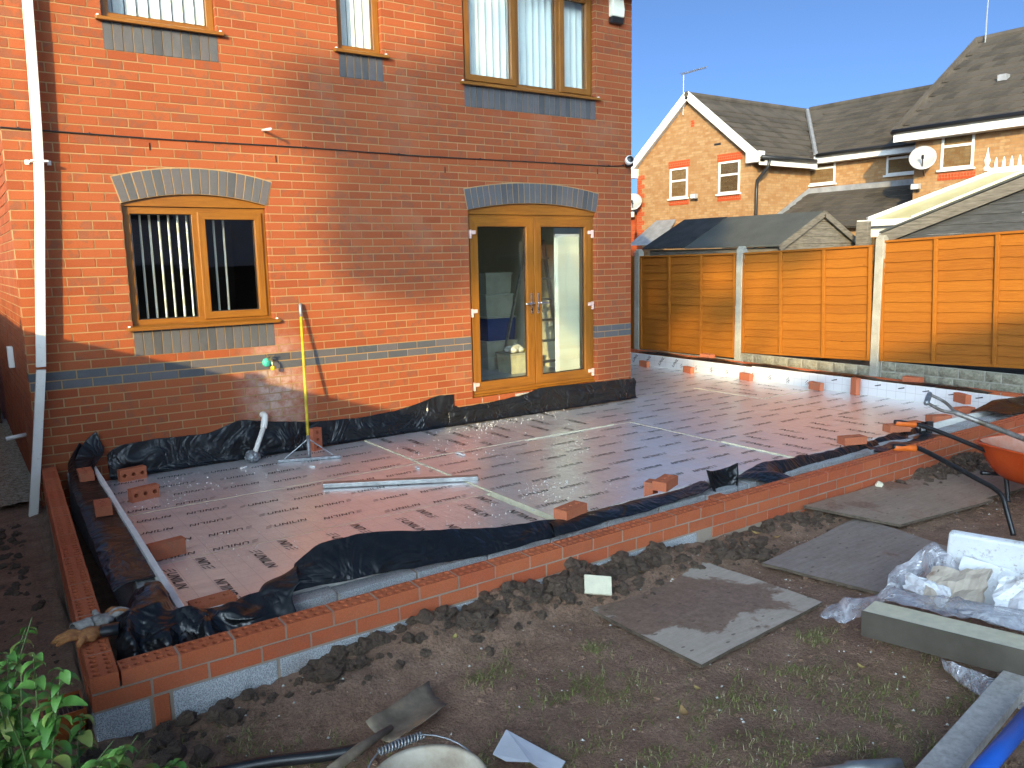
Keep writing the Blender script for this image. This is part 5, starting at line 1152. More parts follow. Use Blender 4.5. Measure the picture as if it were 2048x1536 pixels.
# ---------------------------------------------------------------- mud, grass, litter on the ground
bm0 = bmesh.new(); bmesh.ops.create_icosphere(bm0, subdivisions=2, radius=1); ICV = [v.co.copy() for v in bm0.verts]; ICF = [tuple(v.index for v in f.verts) for f in bm0.faces]; bm0.free()
def lump(mb, c, r, sq=.75):
    s = random.uniform(0, 90); n = len(mb.v)
    for v in ICV:
        k = .8+.7*noise.noise(v*1.3+Vector((s, 0, 0)))+.55*abs(noise.noise(v*3.1+Vector((0, s, 0))))+.25*noise.noise(v*7+Vector((0, 0, s))); mb.v.append((c[0]+v.x*r*k, c[1]+v.y*r*k, c[2]+v.z*r*k*sq))
    mb.f += [tuple(n+i for i in f) for f in ICF]
cl = MB(); sl2 = MB(); random.seed(21)
for i in range(1900):
    x = random.uniform(-.35, 7.2); d = abs(random.gauss(0, .14)); y = FY0-.01-d
    r = random.choice((.006, .009, .012, .018, .028))*(1.3-min(1, d/.5)*.7)
    if random.random() < (.2+.6*max(0, nz(x, 3, 0, 1.3)+.25))*(.35 if x < .65 else 1): lump(cl, (x, y, ground_z(x, y)+r*.25), r)
for cx, cy, s, n in ((.8, -4.12, .12, 40), (1.5, -4.15, .16, 50), (2.55, -4.15, .2, 90), (2.0, -4.15, .1, 40), (3.5, -4.25, .16, 60), (.15, -4.2, .12, 22), (5.2, -4.08, .07, 24), (6.1, -4.15, .25, 80), (6.6, -4.3, .2, 50)):
    for i in range(n):
        x, y = random.gauss(cx, s), min(FY0-.02, random.gauss(cy, .07)); r = random.choice((.01, .014, .02, .03, .045)); lump(cl, (x, y, ground_z(x, y)+r*.3), r)
for i in range(2200):
    x, y = random.uniform(-1.4, 7), random.uniform(-6.6, -4.2); r = random.choice((.004, .006, .009, .014, .018)); lump(sl2, (x, y, ground_z(x, y)+r*.1), r, .5)
for i in range(500):
    x, y = random.uniform(-1.3, -.2), random.uniform(-4.3, -.2); r = random.choice((.008, .012, .02, .03)); lump(cl, (x, y, ground_z(x, y)+r*.2), r)
o2 = obj('soil_crumbs', sl2, M['soil'], kind='stuff'); o2['label'] = 'loose crumbs of trodden brown soil over the garden'; o2['category'] = 'soil'
o = obj('mud_clods', cl, M['mud'], kind='stuff'); o['label'] = 'broken clods of dark mud along the new wall'; o['category'] = 'mud'
pb = MB()
for i in range(700):
    x, y = random.uniform(-.2, 6.5), random.uniform(-6.4, -4.1); crumb(pb, x, y, ground_z(x, y)+.002, random.choice((.003, .004, .006, .009)))
for i in range(60):
    x, y = random.gauss(4.0, .35), random.gauss(-4.3, .2); crumb(pb, x, min(y, -4.06), ground_z(x, min(y, -4.06))+.002, random.choice((.003, .005)))
plain('chip_white', (.6, .57, .5), .8); o = obj('stone_chips', pb, M['chip_white'], kind='stuff'); o['label'] = 'tiny pale stone and foam chips trodden into the mud'; o['category'] = 'chips'
m = Mt('grass'); r = m.rnd(); M['grass'] = m.out(m.ramp(r, [(0, (.10, .13, .025)), (.4, (.18, .2, .05)), (.7, (.28, .24, .1)), (1, (.42, .34, .2))]), .6, 0, None, .3)
gr = MB(); random.seed(5)
PATCH = [(1.55, -4.85, .22), (1.75, -4.95, .2), (2.05, -5.35, .3), (1.5, -5.45, .35), (1.2, -5.3, .3), (1.0, -5.1, .2), (.45, -4.65, .25), (.75, -5.0, .2), (2.6, -5.65, .3), (2.5, -5.35, .16), (3.2, -5.55, .25), (2.0, -5.75, .3), (2.9, -5.95, .3), (.2, -4.4, .2), (1.35, -4.5, .18), (.1, -4.8, .25), (1.3, -5.7, .4), (2.85, -5.2, .12), (1.9, -4.62, .1), (2.35, -5.9, .35)]
for px, py, s in PATCH:
    for i in range(int(2900*s)):
        x, y = random.gauss(px, s*.55), random.gauss(py, s*.4)
        if y > FY0-.12 or nz(x, y, 2, 8) < -.12: continue
        z = ground_z(x, y)-.002; h = random.uniform(.008, .032); a = random.uniform(0, 6.28); ln = random.uniform(.6, 2.2)*h; w = .0016
        dx, dy = math.cos(a), math.sin(a); n = len(gr.v)
        gr.v += [(x-dy*w, y+dx*w, z), (x+dy*w, y-dx*w, z), (x+dx*ln*.4+dy*w*.7, y+dy*ln*.4-dx*w*.7, z+h*.7), (x+dx*ln*.4-dy*w*.7, y+dy*ln*.4+dx*w*.7, z+h*.7), (x+dx*ln, y+dy*ln, z+h*.85)]
        gr.f += [(n, n+1, n+2, n+3), (n+3, n+2, n+4)]
o = obj('grass', gr, M['grass'], kind='stuff'); o['label'] = 'worn patches of short muddy grass'; o['category'] = 'grass'
m = Mt('dead_leaf'); r = m.rnd(); M['dead_leaf'] = m.out(m.ramp(r, [(0, (.25, .12, .06)), (.5, (.34, .22, .08)), (1, (.4, .33, .1))]), .7)
def leafmesh(L, w, curl):
    rows = []
    for i in range(7):
        t = i/6; ww = w*math.sin(math.pi*min(1, t*.95+.03))**.8; rows.append([(L*(t-.5), -ww, curl*(abs(t-.5)*2)**2*L+.35*ww), (L*(t-.5), 0, curl*(abs(t-.5)*2)**2*L), (L*(t-.5), ww, curl*(abs(t-.5)*2)**2*L+.35*ww)])
    return MB().grid(rows)
for k, (x, y, L, lab) in enumerate(((1.83, -5.28, .075, 'long brown dead leaf on bare mud below the pale board'), (2.75, -5.5, .05, 'tan dead leaf in front of the foil board end'), (2.02, -5.18, .04, 'small yellow leaf on the mud beside the pale board'), (3.72, -4.15, .07, 'yellow leaf on the clods at the wall foot'), (3.83, -4.22, .06, 'yellow-green leaf fallen near the brick wall foot'), (2.62, -4.22, .08, 'curled yellow strip among the clods'), (1.35, -4.25, .05, 'straw coloured leaf among the clods'))):
    o = obj('dead_leaf', leafmesh(L, L*.22, .25), M['dead_leaf'], None, True, loc=(x, y, ground_z(x, y)+.012)); o.rotation_euler = (random.uniform(-.2, .2), 0, random.uniform(0, 6)); tag(o, lab, 'leaf')
# plywood sheets
def ply(name, a, b, mudf, seed):
    m = Mt(name); n = m.noise(1.6, 5, .6, None, .7); g = m.noise(6, 6, .7, m.map((1, 9, 1), rot=(0, 0, .3))); f = m.noise(30, 5, .7)
    c = m.mix(.4, m.ramp(g, [(.3, a), (.7, b)]), m.ramp(f, [(.3, a), (.7, b)])); ds = m.new('VectorMath'); ds.operation = 'DISTANCE'; m.l.new(m.map((1, 1.25, 0)), ds.inputs[0]); ds.inputs[1].default_value = (2.68, -4.55*1.25, 0)
    if seed == 0: n = m.math('ADD', m.math('ADD', m.math('MULTIPLY', n, .75), m.math('MULTIPLY', f, .12)), m.ramp(ds.outputs['Value'], [(.1, .24), (.62, -.12)]))
    c = m.mix(m.ramp(n, [(mudf, 0), (mudf+.03, 1)]), c, m.ramp(f, [(.3, (.17, .105, .068)), (.7, (.32, .21, .15))]))
    sp = m.voro(9, m.map((1, 2.2, 1), rot=(0, 0, .8))); c = m.mix(m.math('MULTIPLY', m.math('LESS_THAN', sp, .13), .7), c, (.09, .06, .045))
    M[name] = m.out(c, m.ramp(n, [(.4, .75), (.6, .5)]), 0, m.bump(m.math('ADD', g, f), .35, .006), .4)
ply('ply_pale', (.38, .31, .24), (.57, .48, .39), .5, 0); ply('ply_dark', (.2, .155, .125), (.38, .31, .26), .58, 1); ply('ply_brown', (.22, .155, .11), (.4, .3, .225), .58, 2)
plain('ply_edge', (.11, .08, .055), .9, 0, .3, 20, .4)
def plywood(label, cs, mat, th=.018):
    t = thing('plywood_board', label, 'board', (sum(c[0] for c in cs)/4, sum(c[1] for c in cs)/4, min(c[2] for c in cs)-th)); n = 12
    V = [Vector(c) for c in cs]; rows = []
    for i in range(n+1):
        u = i/n; rows.append([(V[0].lerp(V[1], j/n)).lerp(V[3].lerp(V[2], j/n), u)+Vector((.004*nz(i, j, V[0].x, .9), .004*nz(j, i, V[0].y, .9), .006*nz(i, j, V[0].y, .25))) for j in range(n+1)])
    mb = MB().grid(rows); o = obj('veneer', mb, M[mat], t, True)
    lo = [[p-Vector((0, 0, th)) for p in r] for r in rows]; e = MB().grid([[r[0]-Vector((0, 0, .0005)) for r in rows], [r[0] for r in lo]]).grid([[r[-1]-Vector((0, 0, .0005)) for r in rows], [r[-1] for r in lo]]).grid([[p-Vector((0, 0, .0005)) for p in rows[0]], lo[0]]).grid([[p-Vector((0, 0, .0005)) for p in rows[-1]], lo[-1]]).grid(lo); obj('edge', e, M['ply_edge'], t, kind=None)
plywood('pale muddy plywood board with red-brown stain on the ground', [(2.15, -4.27, .085), (2.17, -5.07, .085), (3.19, -5.0, .085), (3.14, -4.22, .085)], 'ply_pale')
plywood('dark wet plywood board between the pale board and the wall', [(3.38, -4.46, .09), (3.55, -5.14, .085), (4.5, -5.05, .088), (4.6, -4.33, .095)], 'ply_dark')
plywood('brown plywood board with one corner propped on the brick wall', [(4.33, -4.07, .165), (4.62, -4.62, .11), (5.70, -4.72, .10), (5.45, -4.06, .14)], 'ply_brown')
plywood('brown plywood board reaching under the wheelbarrow tray', [(5.42, -4.09, .115), (5.66, -4.64, .085), (6.75, -4.75, .085), (6.6, -4.12, .12)], 'ply_brown')
fb = MB().box(-.075, .075, -.011, .011, -.052, .052); o = obj('foam_block', fb, M['foam_edge'], None, loc=(2.25, -4.26, .175), bevel=.004); o.rotation_euler = (R(-42), R(8), R(-30)); tag(o, 'cream foam offcut leaning at the foot of the new wall', 'foam offcut')
o = obj('broken_stone', crumple((5.25, -4.09, .155), .03, 8, .9, 2), M['foam_edge']); tag(o, 'yellowish broken stone between two boards at the wall foot', 'stone')
o = obj('white_scrap', crumple((6.55, -4.42, .14), .06, 12, .3, 2), M['foam_white']); tag(o, 'white scrap lying on the clods behind the wheelbarrow', 'scrap')

# ---------------------------------------------------------------- gully, gloves
plain('terracotta', (.33, .085, .022), .45, 0, .15, 8, .1); plain('grate', (.02, .022, .026), .4)
gl = thing('drain_gully', 'orange plastic drain gully with black grating beside the wall corner', 'drain', (-.255, -3.79, 0))
def rim(z0, z1, x, y, w): return [(x, y)]
g = MB(); hx, hy = .078, .092; cx, cy, z0, z1 = -.262, -3.80, .075, .152
O = [(cx-hx, cy-hy), (cx+hx, cy-hy), (cx+hx, cy+hy), (cx-hx, cy+hy)]; I = [(cx-hx+.007, cy-hy+.007), (cx+hx-.007, cy-hy+.007), (cx+hx-.007, cy+hy-.007), (cx-hx+.007, cy+hy-.007)]
for i in range(4):
    j = (i+1) % 4; q = lambda p, z, k=1.0: (cx+(p[0]-cx)*k, cy+(p[1]-cy)*k, z)
    g.quad(q(O[i], z0+.03, .97), q(O[j], z0+.03, .97), q(O[j], z1), q(O[i], z1)); g.quad(q(O[i], z1), q(O[j], z1), q(I[j], z1), q(I[i], z1)); g.quad(q(I[i], z1), q(I[j], z1), q(I[j], z1-.03), q(I[i], z1-.03)); g.quad(q(O[i], z0+.03, .97), q(O[j], z0+.03, .97), q(O[j], z0-.02, .8), q(O[i], z0-.02, .8))
obj('hopper', g, M['terracotta'], gl, bevel=.002); obj('spigot', MB().lathe([(.05, -.1), (.062, .02), (.066, .03), (.066, .06), (.055, .065)], (cx+.02, cy-.0, 0), 20), M['terracotta'], gl, True)
for i in range(9): obj('grate_bar', MB().box(cx-hx+.01+i*.0165, cx-hx+.0135+i*.0165, cy-hy+.008, cy+hy-.008, z1-.022, z1-.012), M['grate'], gl)
for i in range(14): obj('grate_bar', MB().box(cx-hx+.008, cx+hx-.008, cy-hy+.012+i*.0122, cy-hy+.0145+i*.0122, z1-.0225, z1-.0115), M['grate'], gl)
obj('grate_pan', MB().box(cx-hx+.008, cx+hx-.008, cy-hy+.008, cy+hy-.008, z1-.06, z1-.055), M['void_black'], gl)
m = Mt('glove_leather'); n = m.noise(25, 5, .7); M['glove_leather'] = m.out(m.ramp(n, [(.3, (.28, .10, .035)), (.7, (.55, .25, .09))]), .9, 0, m.bump(n, .6, .004)); plain('glove_cloth', (.36, .33, .29), .95, 0, .35, 30, .5)
def glove(label, loc, rz, palm, fin, cuffm):
    t = thing('work_glove', label, 'glove', loc, 'work gloves on the wall corner', rot=(0, 0, rz))
    pm = crumple((0, 0, .022), .052, loc[0]*9, .42, 3); local('palm', pm, M[palm], t, True)
    for k, (a, L) in enumerate(((-.5, .085), (-.18, .1), (.12, .105), (.42, .09), (1.35, .075))):
        p = Vector((math.cos(a), math.sin(a), 0)); s = p*.035+Vector((0, 0, .022)); local('finger', MB().tube(smoothpath([s, s+p*L*.5+Vector((0, .01, .012)), s+p*L+Vector((.005, -.012, -.012))], 4), [.013, .0135, .0135, .0135, .013, .0125, .012, .01, .005], 8), M[fin if k % 2 else palm], t, True)
    local('cuff', MB().lathe([(.03, -.09), (.036, -.09), (.034, -.05), (.036, -.02)], (0, 0, 0), 16).xf(Matrix.Translation((-.03, 0, .028)) @ Euler((0, R(90), 0)).to_matrix().to_4x4() @ Matrix.Scale(.75, 4, (1, 0, 0))), M[cuffm], t, True)
glove('orange leather work glove with dark cuff on the wall corner', (-.125, -3.66, .343), R(165), 'glove_leather', 'glove_leather', 'dark_plastic'); glove('grey cloth work glove under the orange one', (-.06, -3.54, .345), R(20), 'glove_cloth', 'glove_leather', 'glove_cloth')

# ---------------------------------------------------------------- wheelbarrow and shovel
def paintmat():
    m = Mt('barrow_red'); n = m.noise(5, 5); f = m.noise(60, 4, .7); s = m.noise(4, 3, .5, m.map((1, 1, .08), rot=(0, 0, 0))); c = m.ramp(n, [(.3, (.55, .055, .008)), (.7, (.66, .085, .014))])
    c = m.mix(m.ramp(f, [(.6, 0), (.72, .45)]), c, (.6, .25, .14)); M['barrow_red'] = m.out(c, .38, 0, m.bump(f, .1, .003))
    m = Mt('barrow_inside'); n = m.noise(6, 6, .7); M['barrow_inside'] = m.out(m.ramp(n, [(.3, (.5, .13, .06)), (.7, (.55, .32, .24))]), .8, 0, m.bump(n, .4, .006))
paintmat(); plain('frame_black', (.014, .014, .015), .32, 0, .3, 30, .15); plain('grip_orange', (.65, .12, .012), .55)
# sits beyond the brown board, wheel away from the house, handles towards the wall
wb = thing('wheelbarrow', 'orange-red plastic wheelbarrow with black tube handles and orange grips', 'wheelbarrow', (5.6, -5.0, .06))
axb = Vector((.86, -.28, 0)).normalized(); sdb = Vector((.28, .86, 0)).normalized(); o0 = Vector((5.93, -4.98, 0))
def WB(u, v, z): p = o0+axb*u+sdb*v; return Vector((p.x, p.y, z))
def tray():
    top = [(-.46, -.30), (-.30, -.33), (.3, -.34), (.62, -.26), (.74, -.12), (.74, .12), (.62, .26), (.3, .34), (-.30, .33), (-.46, .30), (-.49, .12), (-.49, -.12)]
    rows = []
    for k, (zz, s, du) in enumerate(((.53, 1.045, 0), (.542, 1.03, 0), (.53, 1.0, 0), (.44, .93, .0), (.32, .82, .01), (.25, .68, .02), (.235, .5, .02))): rows.append([WB(u*s+du+.06, v*s, zz+(.06 if u > .5 else 0)*(k < 4)) for u, v in top+top[:1]])
    return rows
rw = tray(); tb = MB().grid(rw); tb.quad(*[tuple(p) for p in rw[-1][:-1]]); to = obj('tray', tb, M['barrow_red'], wb, True, sub=1)
ins = MB().grid([[p+Vector((0, 0, .006))-(p-WB(.06, 0, p.z))*.018 for p in r] for r in rw[2:]]); ins.quad(*[tuple(p+Vector((0, 0, .008))) for p in rw[-1][:-1]]); obj('tray_lining', ins, M['barrow_inside'], wb, True, sub=1)
HA = [(4.44, -4.66, .675), (4.52, -4.70, .668), (4.62, -4.745, .645), (4.95, -4.93, .44), (5.05, -5.0, .37), (5.09, -5.04, .31), (5.09, -5.08, .2), (5.075, -5.13, .075)]
HB = [(5.12, -4.28, .685), (5.2, -4.33, .675), (5.3, -4.40, .65), (5.55, -4.60, .52), (5.72, -4.72, .42), (5.76, -4.75, .34), (5.76, -4.78, .2), (5.75, -4.8, .09)]
obj('leg_frame', MB().tube(smoothpath(HA, 6), .0165, 12), M['frame_black'], wb, True); obj('leg_frame', MB().tube(smoothpath(HB, 6), .0165, 12), M['frame_black'], wb, True)
for H_ in (HA, HB):
    a, b = Vector(H_[0]), Vector(H_[1]); d = (b-a).normalized(); e = a+d*.13
    obj('grip', MB().tube([a-d*.02, a-d*.012, a+d*.03, e-d*.02, e, e+d*.008], [.008, .021, .022, .021, .026, .02], 12), M['grip_orange'], wb, True)
    sdv = d.cross(Vector((0, 0, 1))).normalized(); up = sdv.cross(d); obj('grip_pad', MB().tube([a-d*.022+up*.007, a+d*.03+up*.008, e-d*.035+up*.007], [.016, .0185, .014], 10), M['frame_black'], wb, True)
w0 = WB(.98, 0, .2); obj('tyre', MB().lathe([(.11, -.04), (.16, -.045), (.185, -.02), (.185, .02), (.16, .045), (.11, .04)], (0, 0, 0), 24).xf(Matrix.Translation(w0) @ Matrix((axb, Vector((0, 0, 1)), sdb)).transposed().to_4x4()), M['dark_plastic'], wb, True)
obj('wheel_rim', MB().lathe([(.001, -.03), (.11, -.03), (.11, .03), (.001, .03)], (0, 0, 0), 20).xf(Matrix.Translation(w0) @ Matrix((axb, Vector((0, 0, 1)), sdb)).transposed().to_4x4()), M['steel_grey'], wb, True)
for s in (-1, 1): obj('front_frame', MB().tube(smoothpath([WB(-.35, s*.25, .29), WB(.3, s*.18, .22), WB(.98, s*.07, .2)], 5), .0165, 10), M['frame_black'], wb, True)
m = Mt('worn_steel'); n = m.noise(9, 6, .7); M['worn_steel'] = m.out(m.ramp(n, [(.35, (.10, .075, .05)), (.65, (.32, .3, .28))]), .5, .5, m.bump(n, .3, .004))
sh = thing('shovel', 'worn steel D-handled shovel lying in the wheelbarrow', 'shovel', (5.6, -4.5, .6))
yk = Vector((5.18, -4.66, .81)); g1 = Vector((5.11, -4.49, .868)); g2 = Vector((5.24, -4.44, .905)); e = Vector((5.95, -5.05, .47))
obj('shaft', MB().tube([yk, yk.lerp(e, .5), e], [.018, .0185, .02], 12), M['worn_steel'], sh, True)
obj('yoke', MB().tube(smoothpath([yk, yk.lerp(g1, .45)+Vector((-.03, -.012, -.012)), g1], 5), .011, 9), M['worn_steel'], sh, True); obj('yoke', MB().tube(smoothpath([yk, yk.lerp(g2, .45)+Vector((.035, .012, .012)), g2], 5), .011, 9), M['worn_steel'], sh, True)
obj('hand_grip', MB().tube([g1-(g2-g1)*.12, g1, g2, g2+(g2-g1)*.08], [.017, .019, .019, .017], 12), M['steel_grey'], sh, True)
dd = (e-yk).normalized(); ss = dd.cross(Vector((0, 0, 1))).normalized(); uu = ss.cross(dd)
obj('blade', MB().grid([[e+dd*(.3*i/5)+ss*(.12*(j-2)/2)*(1-.25*(i == 5))+uu*(.02*abs(j-2)-.01) for j in range(5)] for i in range(6)]), M['worn_steel'], sh, True)

# ---------------------------------------------------------------- bucket, spade, pipes, offcuts in front
m = Mt('bucket_dirty'); n = m.noise(4, 6, .7, None, .5); f = m.noise(40, 4); c = m.ramp(n, [(.3, (.22, .16, .11)), (.5, (.42, .34, .25)), (.7, (.58, .52, .42))]); M['bucket_dirty'] = m.out(c, .75, 0, m.bump(f, .3, .004))
bk = thing('bucket', 'dirty white bucket with wire handle and coiled grip', 'bucket', (.585, -5.385, .05)); bc = (.585, -5.385)
obj('shell', MB().lathe([(.001, .07), (.135, .07), (.17, .325), (.182, .335), (.187, .345), (.182, .352), (.168, .345), (.13, .085), (.001, .085)], (bc[0], bc[1], 0), 40), M['bucket_dirty'], bk, True)
hp = []
for i in range(15):
    a = math.pi*i/14; hp.append((bc[0]-.19*math.cos(a)*.98, bc[1]+.187*math.sin(a)*.99+.02, .335+.045*math.sin(a)))
obj('wire_handle', MB().tube(hp, .003, 6), M['steel_grey'], bk, True)
cg = Vector(hp[6]); cd_ = (Vector(hp[8])-Vector(hp[5])).normalized()
def coil(a, b, r, turns, w):
    a, b = Vector(a), Vector(b); d = (b-a).normalized(); u = d.cross(Vector((0, 0, 1))).normalized(); v = u.cross(d); return MB().tube([a.lerp(b, t/(turns*10))+(u*math.cos(t*.6283)+v*math.sin(t*.6283))*r for t in range(turns*10+1)], w, 5)
obj('coil_grip', coil(Vector(hp[5])-Vector((0.0, 0, 0)), hp[9], .011, 14, .0035), M['steel_grey'], bk, True)
m = Mt('spade_steel'); n = m.noise(7, 6, .7); g_ = m.noise(8, 5, .7, m.map((1, 7, 1), rot=(0, 0, .7))); M['spade_steel'] = m.out(m.ramp(n, [(.35, (.15, .115, .08)), (.55, (.26, .2, .14)), (.7, (.44, .27, .14))]), .7, .2, m.bump(g_, .4, .006))
spd = thing('spade', 'rusty muddy spade blade lying on the mud behind the bucket', 'spade', (.9, -4.68, .07)); q0, q1, q2, q3 = Vector((.70, -4.655, .12)), Vector((1.07, -4.50, .10)), Vector((1.05, -4.70, .09)), Vector((.74, -4.83, .11))
rows = []
for i in range(9):
    a, b = q0.lerp(q1, i/8), q3.lerp(q2, i/8); rows.append([a.lerp(b, j/8)+Vector((0, 0, .035*(abs(j/4-1)**2)-.012+.01*nz(i, j, 0, .6)))+(q1-q0).normalized()*(.02*nz(i, j, 3, 1.1) if i == 8 else 0) for j in range(9)])
so_ = obj('blade', MB().grid(rows), M['spade_steel'], spd, True); so_.modifiers.new('solid', 'SOLIDIFY').thickness = .004
obj('socket', MB().tube([q0.lerp(q3, .5)+Vector((.06, .03, .0)), q0.lerp(q3, .5)+Vector((-.1, -.06, .03)), q0.lerp(q3, .5)+Vector((-.3, -.17, .05))], [.012, .02, .019], 10), M['spade_steel'], spd, True)
o = obj('black_pipe', MB().tube(smoothpath([(.63, -4.77, .115), (.52, -4.72, .105), (.28, -4.60, .10), (-.05, -4.5, .09)], 5), .023, 12), M['frame_black'], None, True); tag(o, 'black plastic pipe end lying left of the bucket', 'pipe')
plain('poly_white', (.62, .63, .67), .4, 0, .06, 9, .2)
def film(name, lab, secs, wr, seed, mat):
    secs = [smoothpath(s, 6) for s in secs]; cols = [smoothpath([s[j] for s in secs], 6) for j in range(len(secs[0]))]
    rows = [[c[i]+Vector((nz(c[i].x, c[i].y, c[i].z+seed, 11), nz(c[i].y, c[i].z, c[i].x+seed, 11), abs(nz(c[i].z, c[i].x, c[i].y+seed, 13))*1.3))*wr for c in cols] for i in range(len(cols[0]))]
    return tag(obj(name, MB().grid(rows), M[mat], None, True), lab, 'plastic film')
pf_ = MB().prism([(1.03, -5.06, .085), (1.12, -5.02, .13), (1.10, -5.2, .10), (1.05, -5.12, .08)], (0, 0, .003)).prism([(1.121, -5.02, .13), (1.22, -5.26, .085), (1.14, -5.30, .075), (1.101, -5.2, .10)], (0, 0, .003)); tag(obj('folded_card', pf_, M['poly_white']), 'folded white plastic flap standing on the grass beside the bucket', 'plastic')
m = Mt('dirty_alu'); n = m.noise(5, 6, .7); f = m.noise(35, 5, .7); M['dirty_alu'] = m.out(m.mix(.4, m.ramp(n, [(.3, (.34, .31, .28)), (.7, (.6, .58, .55))]), m.ramp(f, [(.35, (.22, .19, .16)), (.65, (.62, .6, .57))])), .75, .1, m.bump(f, .35, .004))
tag(obj('plank', MB().bar((2.0, -6.16, .13), (3.6, -5.97, .19), .11, .045), M['dirty_alu'], None, bevel=.004), 'grey mortar-stained plank over the grass in the near corner', 'plank')
plain('pipe_blue', (.006, .11, .52), .4, 0, .06, 10, .05); tag(obj('blue_pipe', MB().tube([(1.85, -6.3, .19), (2.75, -6.22, .23)], .032, 14), M['pipe_blue'], None, True), 'bright blue plastic pipe beside the grey plank', 'pipe')
tag(obj('grey_pipe', MB().tube([(1.90, -5.84, .075), (2.0, -5.90, .085), (2.01, -5.905, .085), (2.17, -6.01, .09)], [.022, .022, .03, .03], 12), M['aluminium'], None, True), 'grey pipe stub lying under the plank end', 'pipe')
# heap of insulation scraps
m = Mt('foil_dark'); n = m.noise(5, 5); w_ = m.noise(1, 4, .6, m.map((2, 30, 6), rot=(0, .2, .3))); M['foil_dark'] = m.out(m.ramp(n, [(.3, (.10, .085, .065)), (.7, (.17, .145, .115))]), .4, .5, m.bump(w_, .25, .01))
m = Mt('polystyrene'); n = m.noise(3, 5); f = m.voro(60); sp = m.noise(26, 5, .75); c = m.mix(m.ramp(n, [(.5, 0), (.75, .35)]), (.80, .81, .82), (.62, .58, .5)); c = m.mix(m.ramp(sp, [(.56, 0), (.66, .6)]), c, (.3, .23, .17)); M['polystyrene'] = m.out(c, .9, 0, m.bump(f, .4, .004))
ib = thing('insulation_offcut', 'thick foam insulation offcut with dark foil side propped on the mud', 'insulation board', (3.2, -5.7, .1)); A0, A1 = Vector((2.88, -5.41, .27)), Vector((3.12, -6.75, .33)); dv = (A1-A0).normalized(); pv_ = Vector((.98, .176, .0)).normalized()
nu = dv.cross(pv_).normalized(); nu = nu if nu.z > 0 else -nu
obj('foam', MB().obox((A0+A1)/2+pv_*.078-nu*.06, dv*(A1-A0).length/2, pv_*.078, nu*.06), M['foam_edge'], ib, bevel=.004)
obj('foil_side', MB().obox((A0+A1)/2-pv_*.0025-nu*.06, dv*((A1-A0).length/2+.002), pv_*.002, nu*.062), M['foil_dark'], ib)
ps_ = thing('polystyrene_sheet', 'white polystyrene sheet leaning upright on the scrap heap', 'polystyrene', (4.0, -5.6, .1))
V0 = [Vector((3.745, -5.36, .16)), Vector((3.87, -6.2, .13)), Vector((3.80, -6.2, .535)), Vector((3.675, -5.41, .50))]; nn = (V0[1]-V0[0]).cross(V0[3]-V0[0]).normalized()
obj('sheet', MB().prism([tuple(v) for v in V0], tuple(nn*.05)), M['polystyrene'], ps_, bevel=.012)
for k, (c, ax, ay, mt, lab) in enumerate((((3.44, -5.56, .27), (.04, -.12, .02), (.09, .02, .07), 'ply_pale', 'brown stained board piece in the scrap heap'), ((3.38, -5.44, .26), (.03, .12, .0), (.03, .0, .035), 'polystyrene', 'narrow white foam strip in the scrap heap'), ((3.45, -5.86, .34), (.03, -.10, .03), (.07, .02, .07), 'polystyrene', 'muddy foam chunk with roots at the heap end'), ((3.58, -5.68, .25), (.04, -.16, -.02), (.10, .03, .1), 'polystyrene', 'broken foam piece leaning in the heap'))):
    ax, ay = Vector(ax), Vector(ay); az = ax.cross(ay).normalized()*.014; n = 8
    rows = [[Vector(c)+ax*(2*i/n-1)*(1+.18*nz(j, k*7, i, .6))+ay*(2*j/n-1)*(1+.2*nz(i, k*5, j, .6))+az*(1+2.0*nz(i, j, k*3, .45)) for j in range(n+1)] for i in range(n+1)]
    o = obj('board_scrap', MB().grid(rows), M[mt], None); sd_ = o.modifiers.new('solid', 'SOLIDIFY'); sd_.thickness = .03; sd_.offset = 0; tag(o, lab, 'scrap')
m = Mt('clear_film'); g1_ = m.new('BsdfGlossy'); g1_.inputs['Roughness'].default_value = .18; t1_ = m.new('BsdfTransparent'); d1 = m.new('BsdfDiffuse'); d1.inputs[0].default_value = (.75, .75, .8, 1); x1, x2 = m.new('MixShader'), m.new('MixShader')
fr_ = m.ramp(m.noise(9, 5, .6, None, 1), [(.35, .2), (.7, .65)]); m.l.new(fr_, x1.inputs[0]); m.l.new(t1_.outputs[0], x1.inputs[1]); m.l.new(d1.outputs[0], x1.inputs[2]); x2.inputs[0].default_value = .16; m.l.new(x1.outputs[0], x2.inputs[1]); m.l.new(g1_.outputs[0], x2.inputs[2])
b1 = m.bump(m.math('ABSOLUTE', m.math('SUBTRACT', m.noise(10, 3, .6, None, 1), .5)), .9, .04); m.l.new(b1, g1_.inputs['Normal']); m.l.new(b1, d1.inputs['Normal']); m.l.new(x2.outputs[0], m.n['Material Output'].inputs[0]); M['clear_film'] = m.m
film('plastic_film', 'clear plastic film trailing from the scrap heap over the pale board corner', [[(2.97, -5.12, .10), (2.99, -5.16, .10), (3.0, -5.2, .10)], [(3.05, -5.13, .13), (3.05, -5.19, .14), (3.04, -5.25, .10)], [(3.15, -5.2, .17), (3.12, -5.27, .21), (3.06, -5.33, .16)], [(3.26, -5.33, .2), (3.16, -5.40, .29), (3.02, -5.46, .285)], [(3.34, -5.5, .24), (3.2, -5.58, .30), (3.06, -5.66, .295)], [(3.38, -5.75, .26), (3.24, -5.82, .33), (3.1, -5.9, .31)], [(3.42, -6.0, .28), (3.3, -6.1, .36), (3.14, -6.2, .325)], [(3.5, -6.3, .28), (3.36, -6.4, .38), (3.2, -6.5, .34)]], .03, 3, 'clear_film')
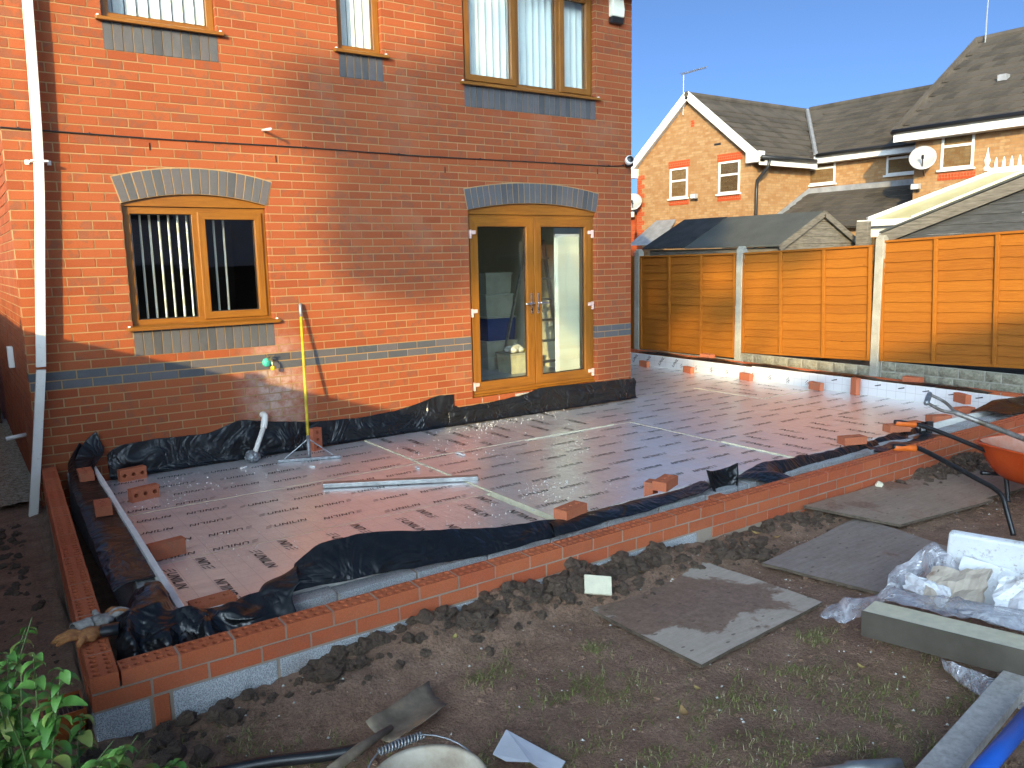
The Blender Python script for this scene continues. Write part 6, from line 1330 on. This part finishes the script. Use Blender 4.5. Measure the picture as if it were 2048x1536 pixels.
film('plastic_film', 'crumpled clear plastic sheet rising from the heap beside the polystyrene', [[(3.40, -5.20, .11), (3.44, -5.20, .17), (3.5, -5.2, .22)], [(3.46, -5.26, .13), (3.52, -5.26, .25), (3.6, -5.27, .34)], [(3.48, -5.34, .16), (3.56, -5.33, .29), (3.64, -5.33, .40)], [(3.46, -5.44, .18), (3.54, -5.42, .29), (3.64, -5.40, .38)], [(3.42, -5.54, .2), (3.52, -5.52, .27), (3.64, -5.5, .30)]], .03, 9, 'clear_film')
film('plastic_film', 'grey plastic film hanging under the foil offcut', [[(2.93, -5.75, .15), (2.95, -5.78, .09), (2.96, -5.8, .075)], [(2.95, -5.95, .15), (2.90, -5.98, .1), (2.88, -6.0, .08)], [(3.0, -6.15, .17), (2.97, -6.17, .1), (2.96, -6.2, .08)]], .02, 14, 'clear_film')

# ---------------------------------------------------------------- leafy shrub in the near left corner
m = Mt('shrub_leaf'); r = m.rnd(); n = m.noise(30, 3); M['shrub_leaf'] = m.out(m.mix(.2, m.ramp(r, [(0, (.05, .15, .025)), (.5, (.10, .25, .045)), (.85, (.16, .32, .07)), (1, (.3, .34, .08))]), m.ramp(n, [(.3, (.03, .08, .02)), (.7, (.12, .24, .06))])), .45, 0, None, .4, Subsurface_Weight=0.0)
LM = []
for k in range(5): LM.append(leafmesh(random.uniform(.06, .085), random.uniform(.016, .022), -.25).xf(Matrix.Translation((.03, 0, 0))).mesh('leaf', M['shrub_leaf'], True))
def shrub(label, base, stems, seed, hs):
    rg_ = random.Random(seed); t = thing('leafy_shrub', label, 'shrub', base); b = Vector(base); nl = 0
    for s in range(stems):
        a = rg_.uniform(0, 6.28); h = rg_.uniform(*hs); tip = b+Vector((math.cos(a)*rg_.uniform(.05, .3), math.sin(a)*rg_.uniform(.05, .28), h)); p = smoothpath([b+Vector((math.cos(a)*.05, math.sin(a)*.05, 0)), b.lerp(tip, .55)+Vector((rg_.uniform(-.04, .04), rg_.uniform(-.04, .04), .05)), tip], 8)
        obj('stem', MB().tube(p, [.005-.0002*i for i in range(len(p))], 5), M['shrub_stem'], t, True)
        for i in range(4, len(p)):
            for q in range(2):
                if nl >= 300: break
                o = link('leaf', LM[rg_.randrange(5)], t, tuple(p[i])); o.rotation_euler = (rg_.uniform(-.4, .4), rg_.uniform(-.2, .75), i*2.3+q*3.14+rg_.uniform(-.5, .5)); sc = rg_.uniform(.75, 1.25)*(1 if i < len(p)-3 else .7); o.scale = (sc, sc, sc); nl += 1
plain('shrub_stem', (.09, .13, .04), .6)
shrub('dense green leafy shrub beside the drain gully', (-.44, -4.66, .03), 17, 3, (.3, .72)); shrub('lower leafy shrub below the wall corner by the dense one', (-.26, -4.70, .03), 16, 8, (.15, .42))
shrub('small leafy sprig on the mud past the wall corner', (-.02, -4.78, .04), 5, 12, (.1, .25)); shrub('taller leafy shrub behind the dense one at the soil strip', (-.56, -4.42, .03), 14, 31, (.4, .8)); shrub('leafy shrub in front of the dense one', (-.40, -4.92, .03), 15, 44, (.2, .6))
